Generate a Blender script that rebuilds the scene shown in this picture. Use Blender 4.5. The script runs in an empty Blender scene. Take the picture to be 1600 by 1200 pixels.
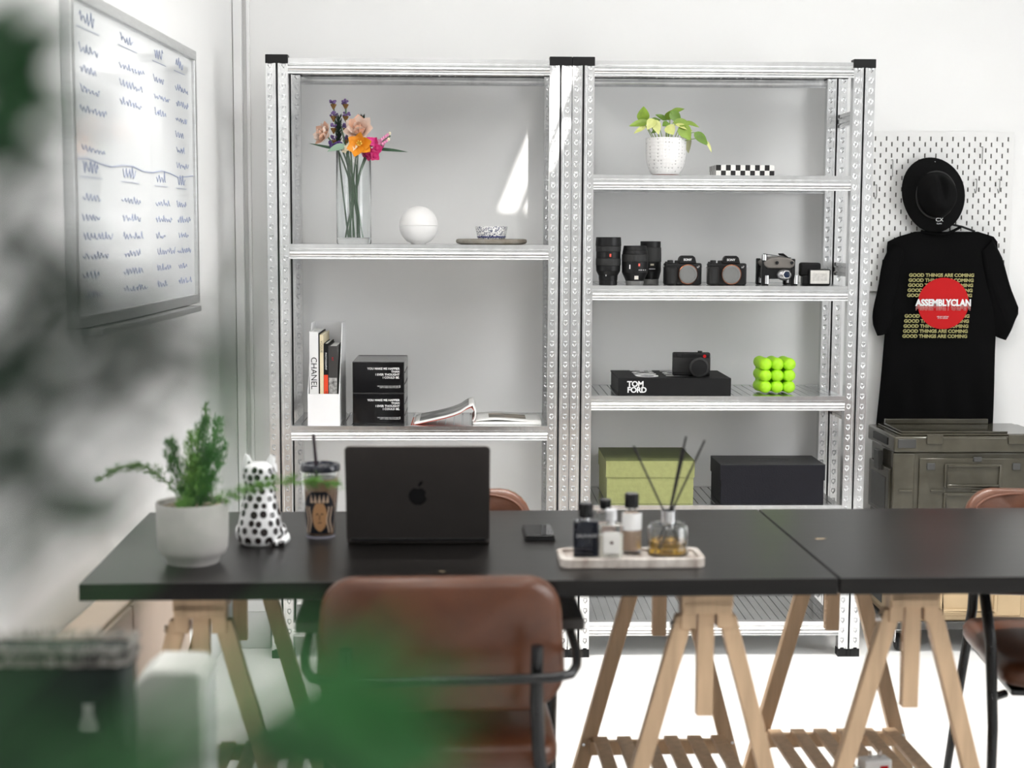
import bpy, bmesh, math, random
from mathutils import Vector, Matrix
random.seed(7)
SC = bpy.context.scene
COL = SC.collection

# ---------------------------------------------------------------- camera
FPX = 2347.8
CAM = Vector((0.6663, -4.9975, 1.4482))
PITCH, YAW, ROLL = 0.1019, 0.0285, 0.0049
_fwd = Vector((math.sin(YAW)*math.cos(PITCH), math.cos(YAW)*math.cos(PITCH), -math.sin(PITCH)))
_r0 = Vector((math.cos(YAW), -math.sin(YAW), 0)); _u0 = _r0.cross(_fwd)
_rt = math.cos(ROLL)*_r0 + math.sin(ROLL)*_u0; _up = _rt.cross(_fwd)
cd = bpy.data.cameras.new('camera'); cam = bpy.data.objects.new('camera', cd); COL.objects.link(cam)
cam.matrix_world = Matrix(((_rt.x, _up.x, -_fwd.x, CAM.x), (_rt.y, _up.y, -_fwd.y, CAM.y), (_rt.z, _up.z, -_fwd.z, CAM.z), (0, 0, 0, 1)))
cd.sensor_width = 36; cd.lens = FPX*36/1600; cd.clip_start = 0.05; cd.clip_end = 60
cd.dof.use_dof = True; cd.dof.focus_distance = 5.08; cd.dof.aperture_fstop = 2.8
SC.camera = cam

# ---------------------------------------------------------------- world, sun, exposure
w = bpy.data.worlds.new('sky'); SC.world = w; w.use_nodes = True
bg = w.node_tree.nodes['Background']; bg.inputs[0].default_value = (0.80, 0.90, 1.0, 1); bg.inputs[1].default_value = 1.2
SC.view_settings.view_transform = 'Standard'; SC.view_settings.look = 'None'
SC.view_settings.exposure = 0.42; SC.view_settings.gamma = 1; SC.view_settings.use_curve_mapping = False
SUN_DIR = Vector((-0.118, 1.0, -0.300))
sl = bpy.data.lights.new('sun', 'SUN'); sl.energy = 4.5; sl.angle = math.radians(0.4); sl.color = (1, .97, .92)
so = bpy.data.objects.new('sun', sl); COL.objects.link(so); so.rotation_euler = SUN_DIR.to_track_quat('-Z', 'Y').to_euler()
wl = bpy.data.lights.new('window_daylight', 'AREA'); wl.shape = 'RECTANGLE'; wl.size = 2.6; wl.size_y = 1.7; wl.energy = 70; wl.color = (1, .985, .96)
wo = bpy.data.objects.new('window_daylight', wl); COL.objects.link(wo); wo.location = (3.98, -2.6, 1.75); wo.rotation_euler = (0, math.radians(90), 0)
wo.rotation_euler = Vector((-1, 0, 0)).to_track_quat('-Z', 'Z').to_euler()
DOWN_E = 130.0    # power of each added downlight
PANEL_E = 5.2     # emission of the ceiling light panels

# ---------------------------------------------------------------- helpers
def ray(px, py): return _fwd + _rt*((px-800)/FPX) + _up*((600-py)/FPX)
def at(px, py, Y): v = ray(px, py); return CAM + v*((Y-CAM.y)/v.y)
def on(px, py, Z): v = ray(px, py); return CAM + v*((Z-CAM.z)/v.z)
WX0, WY0, WS = -0.17, 0.45, 0.034                      # left wall: x = WX0 + (y-WY0)*WS
def wall_hit(px, py, off=0.0):
    v = ray(px, py); t = (WX0+off-CAM.x + (CAM.y-WY0)*WS)/(v.x - WS*v.y); return CAM + v*t

MATS = {}
def mat(name, col, rough=.5, metal=0., noise=0., scale=20., bump=0., bscale=60., stretch=(1, 1, 1), spec=.5, trans=0., ior=1.45, coat=0., sheen=0., emit=None, es=0., col2=None, alpha=1.):
    if name in MATS: return MATS[name]
    m = bpy.data.materials.new(name); m.use_nodes = True; nt = m.node_tree; b = nt.nodes['Principled BSDF']
    I = b.inputs; c = (*col, 1)
    I['Base Color'].default_value = c; I['Roughness'].default_value = rough; I['Metallic'].default_value = metal
    I['Specular IOR Level'].default_value = spec; I['Transmission Weight'].default_value = trans; I['IOR'].default_value = ior
    I['Coat Weight'].default_value = coat; I['Sheen Weight'].default_value = sheen; I['Alpha'].default_value = alpha
    if emit: I['Emission Color'].default_value = (*emit, 1); I['Emission Strength'].default_value = es
    if noise > 0 or bump > 0 or col2:
        tc = nt.nodes.new('ShaderNodeTexCoord'); mp = nt.nodes.new('ShaderNodeMapping'); mp.inputs['Scale'].default_value = stretch
        nt.links.new(tc.outputs['Object'], mp.inputs[0])
        nz = nt.nodes.new('ShaderNodeTexNoise'); nz.inputs['Scale'].default_value = scale; nz.inputs['Detail'].default_value = 4
        nt.links.new(mp.outputs[0], nz.inputs[0])
        if noise > 0 or col2:
            mx = nt.nodes.new('ShaderNodeMix'); mx.data_type = 'RGBA'
            c2 = (*(col2 or tuple(min(1, x*(1-noise)) for x in col)), 1)
            mx.inputs[6].default_value = c; mx.inputs[7].default_value = c2
            rp = nt.nodes.new('ShaderNodeValToRGB'); rp.color_ramp.elements[0].position = .35; rp.color_ramp.elements[1].position = .7
            nt.links.new(nz.outputs['Fac'], rp.inputs[0]); nt.links.new(rp.outputs[0], mx.inputs[0]); nt.links.new(mx.outputs[2], I['Base Color'])
        if bump > 0:
            n2 = nt.nodes.new('ShaderNodeTexNoise'); n2.inputs['Scale'].default_value = bscale; nt.links.new(mp.outputs[0], n2.inputs[0])
            bp = nt.nodes.new('ShaderNodeBump'); bp.inputs['Strength'].default_value = bump; bp.inputs['Distance'].default_value = .004
            nt.links.new(n2.outputs['Fac'], bp.inputs['Height']); nt.links.new(bp.outputs[0], I['Normal'])
    MATS[name] = m; return m

class MB:
    def __init__(s): s.v = []; s.f = []
    def add(s, vs, fs):
        o = len(s.v); s.v += [Vector(p) for p in vs]; s.f += [tuple(i+o for i in f) for f in fs]; return s
    def box(s, c, d, rz=0, M=None):
        x, y, z = d[0]/2, d[1]/2, d[2]/2
        vs = [Vector(p) for p in ((-x,-y,-z),(x,-y,-z),(x,y,-z),(-x,y,-z),(-x,-y,z),(x,-y,z),(x,y,z),(-x,y,z))]
        R = M or Matrix.Rotation(rz, 3, 'Z'); vs = [R@p+Vector(c) for p in vs]
        return s.add(vs, [(0,3,2,1),(4,5,6,7),(0,1,5,4),(1,2,6,5),(2,3,7,6),(3,0,4,7)])
    def bb(s, a, b): return s.box([(a[i]+b[i])/2 for i in range(3)], [abs(b[i]-a[i]) for i in range(3)])
    def lathe(s, prof, n=24, c=(0, 0, 0), M=None, sx=1, sy=1, closed=False):
        vs = []; fs = []; k = len(prof)
        for i in range(n):
            a = 2*math.pi*i/n
            for r, z in prof:
                p = Vector((r*math.cos(a)*sx, r*math.sin(a)*sy, z))
                vs.append((M@p if M else p)+Vector(c))
        for i in range(n):
            j = (i+1) % n
            for q in range(k-1): fs.append((i*k+q, j*k+q, j*k+q+1, i*k+q+1))
            if closed: fs.append((i*k+k-1, j*k+k-1, j*k, i*k))
        if not closed:
            if prof[0][0] > 1e-6: fs.append(tuple(i*k for i in range(n))[::-1])
            if prof[-1][0] > 1e-6: fs.append(tuple(i*k+k-1 for i in range(n)))
        return s.add(vs, fs)
    def cyl(s, a, b, r, r2=None, n=16):
        a, b = Vector(a), Vector(b); d = b-a; q = d.to_track_quat('Z', 'Y').to_matrix()
        return s.lathe([(r, 0), (r if r2 is None else r2, d.length)], n, a, q)
    def tube(s, pts, r, n=8, rad=None):
        pts = [Vector(p) for p in pts]; vs = []; fs = []; up = Vector((0, 0, 1)); pv = None
        for i, p in enumerate(pts):
            t = (pts[min(i+1, len(pts)-1)]-pts[max(i-1, 0)]).normalized()
            if pv is None: x = t.orthogonal().normalized()
            else: x = (pv - t*pv.dot(t)); x = x.normalized() if x.length > 1e-6 else t.orthogonal().normalized()
            pv = x; y = t.cross(x); rr = rad[i] if rad else r
            for k in range(n):
                a = 2*math.pi*k/n; vs.append(p+x*(rr*math.cos(a))+y*(rr*math.sin(a)))
        for i in range(len(pts)-1):
            for k in range(n): fs.append((i*n+k, i*n+(k+1)%n, (i+1)*n+(k+1)%n, (i+1)*n+k))
        fs.append(tuple(range(n))[::-1]); fs.append(tuple((len(pts)-1)*n+k for k in range(n)))
        return s.add(vs, fs)
    def prism(s, poly, h, M=None, c=(0, 0, 0)):         # poly in local xy, extruded along local z by h
        n = len(poly); vs = [Vector((p[0], p[1], 0)) for p in poly]+[Vector((p[0], p[1], h)) for p in poly]
        vs = [(M@p if M else p)+Vector(c) for p in vs]
        return s.add(vs, [tuple(range(n))[::-1], tuple(range(n, 2*n))]+[(i, (i+1)%n, n+(i+1)%n, n+i) for i in range(n)])
    def ell(s, c, r, n=16, m=10, M=None):
        prof = [(math.sin(math.pi*i/m), -math.cos(math.pi*i/m)) for i in range(m+1)]
        prof[0] = (0, -1); prof[-1] = (0, 1)
        S = Matrix.Diagonal(Vector((r[0], r[1], r[2]))); return s.lathe(prof, n, c, (M@S) if M else S)
    def grid(s, nu, nv, fn, cu=False):
        vs = [fn(i/nu, j/nv) for j in range(nv+1) for i in range(nu+1)]
        return s.add(vs, [(j*(nu+1)+i, j*(nu+1)+i+1, (j+1)*(nu+1)+i+1, (j+1)*(nu+1)+i) for j in range(nv) for i in range(nu)])
    def mesh(s, name, smooth=35, weld=True):
        me = bpy.data.meshes.new(name); me.from_pydata([tuple(p) for p in s.v], [], s.f)
        bm = bmesh.new(); bm.from_mesh(me)
        if weld: bmesh.ops.remove_doubles(bm, verts=bm.verts, dist=1e-6)
        bmesh.ops.recalc_face_normals(bm, faces=bm.faces); bm.to_mesh(me); bm.free()
        if smooth:
            me.polygons.foreach_set('use_smooth', [True]*len(me.polygons)); me.set_sharp_from_angle(angle=math.radians(smooth))
        return me
    def build(s, name, m, parent=None, bevel=0, seg=2, smooth=35, loc=None, solid=0, sub=0):
        me = s.mesh(name, smooth); me.materials.append(m); return link(name, me, parent, bevel, seg, loc, solid, sub)
def link(name, me, parent=None, bevel=0, seg=2, loc=None, solid=0, sub=0):
    o = bpy.data.objects.new(name, me); COL.objects.link(o)
    if parent: o.parent = parent
    if loc is not None: o.location = loc
    if sub: d = o.modifiers.new('subd', 'SUBSURF'); d.levels = d.render_levels = sub
    if solid: d = o.modifiers.new('solid', 'SOLIDIFY'); d.thickness = solid; d.offset = 0
    if bevel: d = o.modifiers.new('bevel', 'BEVEL'); d.width = bevel; d.segments = seg; d.limit_method = 'ANGLE'; d.angle_limit = math.radians(40); d.harden_normals = False
    return o
def thing(name, label, cat, loc=(0, 0, 0), rz=0, group=None):
    o = bpy.data.objects.new(name, None); o.empty_display_size = .05; COL.objects.link(o); o.location = loc; o.rotation_euler = (0, 0, rz)
    return tag(o, label, cat, group)
def tag(o, label, cat, group=None, kind=None):
    o['label'] = label; o['category'] = cat
    if group: o['group'] = group
    if kind: o['kind'] = kind
    return o
def struct(o, label=None, cat=None):
    o['kind'] = 'structure'
    if label: o['label'] = label
    if cat: o['category'] = cat
    return o
def copy_tree(o, parent=None):
    c = o.copy(); COL.objects.link(c); c.parent = parent
    for ch in o.children: copy_tree(ch, c)
    return c
def text(name, s, size, m, parent, loc, rot=(math.pi/2, 0, 0), align='LEFT', bold=0., outline=0., ext=.0003, sx=1., shear=0., space=1.):
    cu = bpy.data.curves.new(name, 'FONT'); cu.body = s; cu.size = size; cu.align_x = align; cu.align_y = 'BOTTOM_BASELINE' if False else 'TOP_BASELINE'
    cu.extrude = ext; cu.shear = shear; cu.space_character = space; cu.resolution_u = 3
    if bold: cu.offset = bold
    if outline: cu.fill_mode = 'NONE'; cu.bevel_depth = outline; cu.bevel_resolution = 0; cu.extrude = 0
    t = bpy.data.objects.new(name, cu); COL.objects.link(t)
    dg = bpy.context.evaluated_depsgraph_get(); me = bpy.data.meshes.new_from_object(t.evaluated_get(dg))
    bpy.data.objects.remove(t); me.materials.clear(); me.materials.append(m)
    o = link(name, me, parent, loc=loc); o.rotation_euler = rot; o.scale = (sx, 1, 1); return o
def leaf_fn(L, W, droop=.3, fold=.15, tip=1.0):
    def fn(u, v):                                       # along +x, normal +z
        t = v; s = (u-.5)*2; wd = W*(math.sin(math.pi*min(1, t**.75*.98+.02)))**.9*.5
        return Vector((L*t*(1-.2*droop*t), s*wd, -droop*L*t*t + fold*abs(s)*wd))
    return fn
def leaf(mb, base, d, L, W, droop=.3, fold=.2, roll=0, nu=4, nv=7):
    d = Vector(d).normalized(); q = d.to_track_quat('X', 'Z').to_matrix() @ Matrix.Rotation(roll, 3, 'X'); fn = leaf_fn(L, W, droop, fold)
    mb.grid(nu, nv, lambda u, v: q@fn(u, v)+Vector(base)); return mb
def leafn(mb, base, d, nrm, L, W, droop=.1, fold=.2, nu=4, nv=7):
    d = Vector(d).normalized(); n_ = Vector(nrm); z = (n_-d*n_.dot(d)).normalized(); y = z.cross(d); q = Matrix((d, y, z)).transposed(); fn = leaf_fn(L, W, droop, fold)
    mb.grid(nu, nv, lambda u, v: q@fn(u, v)+Vector(base)); return mb
def bez(a, b, c, n=8):
    a, b, c = Vector(a), Vector(b), Vector(c); return [a*(1-t)**2+b*2*t*(1-t)+c*t*t for t in [i/n for i in range(n+1)]]
def sub(parent, wp):                                    # world point -> local of an unrotated thing
    return Vector(wp)-parent.location

# ---------------------------------------------------------------- materials
WALL = mat('white_wall_paint', (.86, .86, .855), .6, noise=.02, scale=3, bump=.03, bscale=90)
FLOOR = mat('white_epoxy_floor', (.86, .86, .85), .28, noise=.02, scale=2, bump=.01, bscale=8)
ZINC = mat('galvanised_steel', (.86, .865, .87), .25, 1., noise=.12, scale=35, bump=.06, bscale=70, stretch=(1, 1, .5))
ZDECK = mat('galvanised_sheet', (.74, .75, .75), .2, 1., noise=.2, scale=14, bump=.05, bscale=30, stretch=(1, .3, 1))
BLKPL = mat('black_plastic', (.009, .009, .0095), .42, spec=.3, noise=.2)
BLKMAT = mat('black_matte', (.009, .009, .0095), .6, spec=.25, bump=.1, bscale=400)
BLKGL = mat('black_gloss', (.008, .008, .009), .08, noise=.1)
TABLE = mat('black_brown_laminate', (.009, .0078, .0072), .31, spec=.36, noise=.45, scale=8, stretch=(.3, 6, 6), bump=.05, bscale=12)
BIRCH = mat('birch_wood', (.62, .43, .27), .5, noise=.22, scale=9, stretch=(6, 6, .5), bump=.05, bscale=20)
STEEL = mat('bright_steel', (.75, .75, .76), .2, 1., noise=.05)
LEATHER = mat('tan_leather', (.105, .037, .017), .33, noise=.25, scale=14, bump=.12, bscale=160)
BLKTUBE = mat('black_metal_tube', (.012, .012, .013), .25, noise=.1)
ARMPAD = mat('charcoal_armpad', (.05, .044, .040), .5, noise=.15)
WHITE = mat('white_plastic', (.85, .85, .85), .35, noise=.02)
PAPER = mat('white_paper', (.82, .82, .80), .7, noise=.04)
INKW = mat('white_ink', (.85, .85, .85), .6, noise=.02)
INKK = mat('black_ink', (.01, .01, .01), .6, noise=.02)
GLASS = mat('clear_glass', (.96, .98, .98), .0, trans=1., ior=1.45, noise=.01)
RED = mat('red_ink', (.52, .008, .01), .6, spec=.2, noise=.06)
GRAYG = mat('grey_rubber', (.2, .2, .195), .5, noise=.1)

# ---------------------------------------------------------------- room shell
RX, YB, ZC = 3.9, -7.2, 3.0
m = MB().bb((-1.2, YB, -.1), (RX+.1, WY0+.12, 0)); struct(m.build('floor', FLOOR), 'glossy white floor under the tables and racks', 'floor')
m = MB().bb((-1.2, WY0, 0), (RX+.1, WY0+.12, ZC)); struct(m.build('wall_back', WALL), 'white wall behind the steel racks', 'wall')
def wlx(y): return WX0+(y-WY0)*WS
m = MB().prism([(wlx(WY0), WY0), (wlx(YB), YB), (wlx(YB)-.12, YB), (wlx(WY0)-.12, WY0)], ZC); struct(m.build('wall_left', WALL), 'white side wall carrying the whiteboard', 'wall')
m = MB().bb((-1.2, YB-.12, 0), (RX+.1, YB, ZC)); struct(m.build('wall_front', WALL), 'white wall behind the viewer', 'wall')
m = MB()
WYa, WYb, WZa, WZb = -3.95, -1.25, .85, 2.65
m.bb((RX, YB, 0), (RX+.12, WY0, WZa)); m.bb((RX, YB, WZb), (RX+.12, WY0, ZC)); m.bb((RX, YB, WZa), (RX+.12, WYa, WZb)); m.bb((RX, WYb, WZa), (RX+.12, WY0, WZb))
struct(m.build('wall_right', WALL), 'white side wall with the window, out of frame', 'wall')
m = MB()
for y in (WYa, (WYa+WYb)/2-.03, WYb-.06): m.bb((RX+.01, y, WZa), (RX+.07, y+.06, WZb))
for z in (WZa, WZb-.06): m.bb((RX+.01, WYa, z), (RX+.07, WYb, z+.06))
struct(m.build('window_1', WHITE), 'white framed window in the side wall, out of frame', 'window')
# ceiling with two slits added and shaped to throw the wall's sun patch
slits = []
def slit(px0, px1, py0, py1):
    a = at(px0, py1, WY0); b = at(px1, py1, WY0); zt = at(px0, py0, WY0).z
    def back(p, z): t = (ZC-z)/SUN_DIR.z; return Vector((p.x, WY0, z))+SUN_DIR*t
    lo, hi = back(a, a.z), back(a, zt); x0 = lo.x; x1 = x0+(b.x-a.x)
    return (x0, x1, hi.y if hi.y < lo.y else lo.y, hi.y if hi.y > lo.y else lo.y)
s1 = slit(776, 806, 188, 338); s2 = slit(816, 826, 262, 340)
def ceil_cells():
    xs = sorted({-1.2, RX+.1, s1[0], s1[1], s2[0], s2[1]}); ys = sorted({YB, WY0+.12, s1[2], s1[3], s2[2], s2[3]})
    mb = MB()
    for i in range(len(xs)-1):
        for j in range(len(ys)-1):
            cx, cy = (xs[i]+xs[i+1])/2, (ys[j]+ys[j+1])/2
            if any(s[0] < cx < s[1] and s[2] < cy < s[3] for s in (s1, s2)): continue
            mb.bb((xs[i], ys[j], ZC), (xs[i+1], ys[j+1], ZC+.02))
    return mb
struct(ceil_cells().build('ceiling', WALL), 'white ceiling with narrow slits added to shape the sun patch, out of frame', 'ceiling')
m = MB(); m.box((WX0+.016, WY0-.02, 1.35), (.03, .036, 2.7)); m.box((WX0+.05, WY0-.008, 1.35), (.012, .014, 2.7))
struct(m.build('trim_1', WHITE, bevel=.002), 'white cable trunking running up the room corner', 'trim')

# ceiling light panels
def ceiling_light(x, y, sx, sy, lab):
    t = thing('ceiling_light', lab, 'light', (x, y, ZC), 0, 'ceiling light panels')
    f = MB()
    for a in (-1, 1): f.box((a*sx/2, 0, -.015), (.03, sy+.03, .03)); f.box((0, a*sy/2, -.015), (sx-.03, .03, .03))
    f.build('frame', WHITE, t)
    MB().box((0, 0, -.012), (sx-.03, sy-.03, .014)).build('diffuser', mat('light_diffuser', (.9, .9, .9), .5, emit=(1., .975, .94), es=PANEL_E), t)
ceiling_light(.35, -1.55, .6, 1.2, 'long ceiling light panel above the laptop, out of frame')
ceiling_light(1.75, -1.55, .6, 1.2, 'long ceiling light panel above the table seam, out of frame')
ceiling_light(.55, -3.7, .6, 1.2, 'long ceiling light panel added as front fill above the side desk, out of frame')  # unseen front pair, added to brighten the wall inside the racks
ceiling_light(1.95, -3.7, .6, 1.2, 'long ceiling light panel added as front fill before the second table, out of frame')

# unseen downlights added over the aisle to brighten the floor before the racks
def fill_downlight(x, y, lab):
    t = thing('fill_downlight', lab, 'light', (x, y, ZC), 0, 'unseen downlights added as floor fill')
    MB().lathe([(.075, 0), (.095, 0), (.095, -.008), (.088, -.012), (.072, -.006)], 28, closed=True).build('trim_ring', WHITE, t)
    MB().lathe([(0, -.001), (.074, -.001), (.074, -.004), (0, -.004)], 28).build('lens', mat('fill_lens', (.9, .9, .9), .4, emit=(1, .97, .93), es=6.), t)
    ld = bpy.data.lights.new('fill_beam', 'SPOT'); ld.energy = DOWN_E; ld.spot_size = math.radians(56); ld.spot_blend = .35; ld.shadow_soft_size = .07; ld.color = (1, .97, .93)
    lo = bpy.data.objects.new('fill_beam', ld); COL.objects.link(lo); lo.parent = t; lo.location = (0, 0, -.02)
for x_, l_ in ((.30, 'recessed downlight added to brighten the floor nearest the side wall, out of frame'), (.98, 'recessed downlight added to brighten the floor before the rack joint, out of frame'), (1.66, 'recessed downlight added to brighten the floor before the camera rack, out of frame'), (2.34, 'recessed downlight added to brighten the floor before the crates, out of frame')): fill_downlight(x_, -.95, l_)

# ---------------------------------------------------------------- steel racks
PW, PD, PH, RD = .072, .036, 1.988, .40
def post_mesh():
    mb = MB(); pitch = .035; n = 57; z0 = .004
    def hexp(cx, cz, k): return [(cx-.0075*k, cz-.001*k), (cx, cz-.0115*k), (cx+.0075*k, cz-.001*k), (cx+.0065*k, cz+.0095*k), (cx, cz+.0105*k), (cx-.0065*k, cz+.0095*k)]
    for face, yo, sg in ((0, 0, 1), (1, PD, -1)):
        for xa, xb in ((.002, .025), (.047, .070)):
            cx = (xa+xb)/2
            for i in range(n):
                za = z0+i*pitch; zb = za+pitch; cz = (za+zb)/2
                zb2 = min(zb, PH)
                ring = [(xa, cz-.001), (cx, za), (xb, cz-.001), (xb, zb2), (cx, zb2), (xa, zb2)]
                o = [(p[0], yo, p[1]) for p in ring]; h = [(p[0], yo, p[1]) for p in hexp(cx, cz, 1)]; g = [(p[0], yo+sg*.007, p[1]) for p in hexp(cx, cz-.001, .5)]
                vs = o+h+g; k = 6
                fs = [(i2, (i2+1)%k, k+(i2+1)%k, k+i2) for i2 in range(k)]+[(k+i2, k+(i2+1)%k, 2*k+(i2+1)%k, 2*k+i2) for i2 in range(k)]+[tuple(range(2*k, 3*k))]
                mb.add(vs, fs)
                mb.add([(xa, yo, za), (cx, yo, za), (xa, yo, cz-.001), (xb, yo, za), (xb, yo, cz-.001)], [(0, 1, 2), (1, 3, 4)])
        # rolled ridges either side of the slit
        for xa, xb in ((.025, .0335), (.0385, .047)):
            prof = [(xa, 0), (xa+.0015, -.002), (xb-.0015, -.002), (xb, 0), (xb, .012), (xa, .012)]
            mb.add([(p[0], yo+sg*p[1], z0) for p in prof]+[(p[0], yo+sg*p[1], PH) for p in prof], [(q, (q+1)%6, 6+(q+1)%6, 6+q) for q in range(6)])
    for xa in (.0, .070): mb.bb((xa, 0, z0), (xa+.002, PD, PH))
    return mb
PM = post_mesh().mesh('post', 30, weld=False); PM.materials.append(ZINC)
SLOT = MB().bb((.0285, .012, .004), (.0435, .024, PH)).mesh('slit_shade_strip', 0); SLOT.materials.append(mat('slit_shade_dark', (.02, .02, .022), .7, noise=.1))  # near-black strip, shade inside the slit put into the colour
CAPM = MB().bb((-.001, -.0025, 1.986), (PW+.001, PD+.002, 2.015)).mesh('post_cap', 0); CAPM.materials.append(BLKPL)
FOOTM = MB().bb((-.001, -.002, 0), (PW+.001, PD+.002, .027)).mesh('post_foot', 0); FOOTM.materials.append(BLKPL)
BW = 1.0-2*PW
def beam_prof(): return [(.003, 0), (.003, -.014), (.0065, -.0165), (.0065, -.021), (.0015, -.0235), (-.001, -.030), (-.001, -.036), (.004, -.0405), (.0065, -.043), (.003, -.046), (.003, -.049), (.024, -.049), (.024, -.045), (.010, -.041), (.014, -.03), (.010, -.015), (.03, -.003), (.03, 0)]
def beam_mesh():
    pr = beam_prof(); n = len(pr); mb = MB()
    mb.add([(-BW/2, *p) for p in pr]+[(BW/2, *p) for p in pr], [(i, (i+1)%n, n+(i+1)%n, n+i) for i in range(n)])
    mb.add([(-BW/2, *p) for p in pr], [tuple(range(n))]); mb.add([(BW/2, *p) for p in pr], [tuple(range(n))]); return mb
BEAM = beam_mesh().mesh('beam', 50); BEAM.materials.append(ZINC)
def deck_mesh():
    mb = MB(); n = 30; wd = BW/n; pts = []
    for i in range(n):
        x = -BW/2+i*wd
        pts += [(x, -.0035), (x+.0015, -.0035), (x+.0022, -.0004), (x+wd-.0022, -.0004), (x+wd-.0015, -.0035)]
    pts.append((BW/2, -.0035)); k = len(pts); y0, y1 = .031, RD-.031
    vs = [(p[0], y0, p[1]) for p in pts]+[(p[0], y1, p[1]) for p in pts]+[(p[0], y0, -.012) for p in pts]+[(p[0], y1, -.012) for p in pts]
    fs = [(i, i+1, k+i+1, k+i) for i in range(k-1)]+[(2*k+i, 2*k+i+1, 3*k+i+1, 3*k+i) for i in range(k-1)]
    return mb.add(vs, fs)
DECK = deck_mesh().mesh('shelf_deck', 0); DECK.materials.append(ZDECK)
BRACE = MB()
for a, b, c in ((0, .012, 0), (.012, .017, .004), (.017, .032, -.002), (.032, .036, .003), (.036, .046, 0)): BRACE.bb((.010+c, PD, -b), (.030+c, RD-PD, -a))
BRACE = BRACE.mesh('side_brace', 0); BRACE.materials.append(ZINC)
def rack(x, zs, lab):
    t = thing('storage_rack', lab, 'rack', (x, 0, 0), 0, 'galvanised steel racks')
    for px_, py_ in ((0, 0), (1-PW, 0), (0, RD-PD), (1-PW, RD-PD)):
        p = link('post', PM, t, loc=(px_, py_, 0))
        link('slit_shade_strip', SLOT, p); link('post_cap', CAPM, p, bevel=.002); link('post_foot', FOOTM, p)
    for z in zs:
        d = link('shelf', DECK, t, loc=(.5, 0, z))
        link('beam', BEAM, d)
        b = link('beam', BEAM, d); b.location = (0, RD, 0); b.rotation_euler = (0, 0, math.pi)
    for z in (.36, .84, 1.34, 1.86):
        link('side_brace', BRACE, t, loc=(0, 0, z)); link('side_brace', BRACE, t, loc=(1-PW+.030, 0, z))
    return t
ZT, ZL1, ZL2, ZL3 = 2.004, 1.400, .794, .122
ZA, ZB, ZCc, ZD, ZE = 1.633, 1.267, .897, .525, .122
rack(0, (ZT, ZL1, ZL2, ZL3), 'galvanised steel rack with three open shelves holding the flower vase and magazine file')
rack(1.003, (ZT, ZA, ZB, ZCc, ZD, ZE), 'galvanised steel rack with five shelves holding cameras, lenses and shoe boxes')

# ---------------------------------------------------------------- tables and trestles
TYAW, TX, TY, TZ = .026, -.0936, -2.1058, .759
cs, sn = math.cos(TYAW), math.sin(TYAW)
def T(u, v, z=0): return Vector((TX+u*cs-v*sn, TY+u*sn+v*cs, z))
TH = .034
for u0, lab in ((0, 'black-brown table top with the laptop, fern and perfume tray on it'), (1.503, 'bare black-brown table top with scuff marks beside the laptop table')):
    o = MB().bb((0, 0, TZ-TH), (1.4985, .75, TZ)).build('table_top', TABLE, bevel=.0015)
    o.location = T(u0, 0); o.rotation_euler = (0, 0, TYAW); tag(o, lab, 'table', 'table tops on trestles')
SCUFF = mat('scuff_beige', (.42, .32, .2), .7, noise=.4, scale=200)
def scuff(px, py, r, sx, sy):
    p = on(px, py, TZ); mb = MB(); n = 9
    pts = [(r*(.6+.4*random.random())*math.cos(a*2*math.pi/n)*sx, r*(.6+.4*random.random())*math.sin(a*2*math.pi/n)*sy) for a in range(n)]
    return mb.prism(pts, .0006, None, (p.x, p.y, TZ)), p
for (px, py, r, sx, sy, l) in ((652, 901, .007, .8, 1.4, 'small pale chip on the table front edge before the laptop'), (690, 893, .006, 1.4, .5, 'thin pale scratch on the table right of the small chip'), (1281, 842, .010, 1.5, .6, 'pale paint fleck on the second table near the seam')):
    mb, p = scuff(px, py, r, sx, sy); tag(mb.build('paint_fleck', SCUFF), l, 'paint fleck', 'flecks on the table tops')

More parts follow.
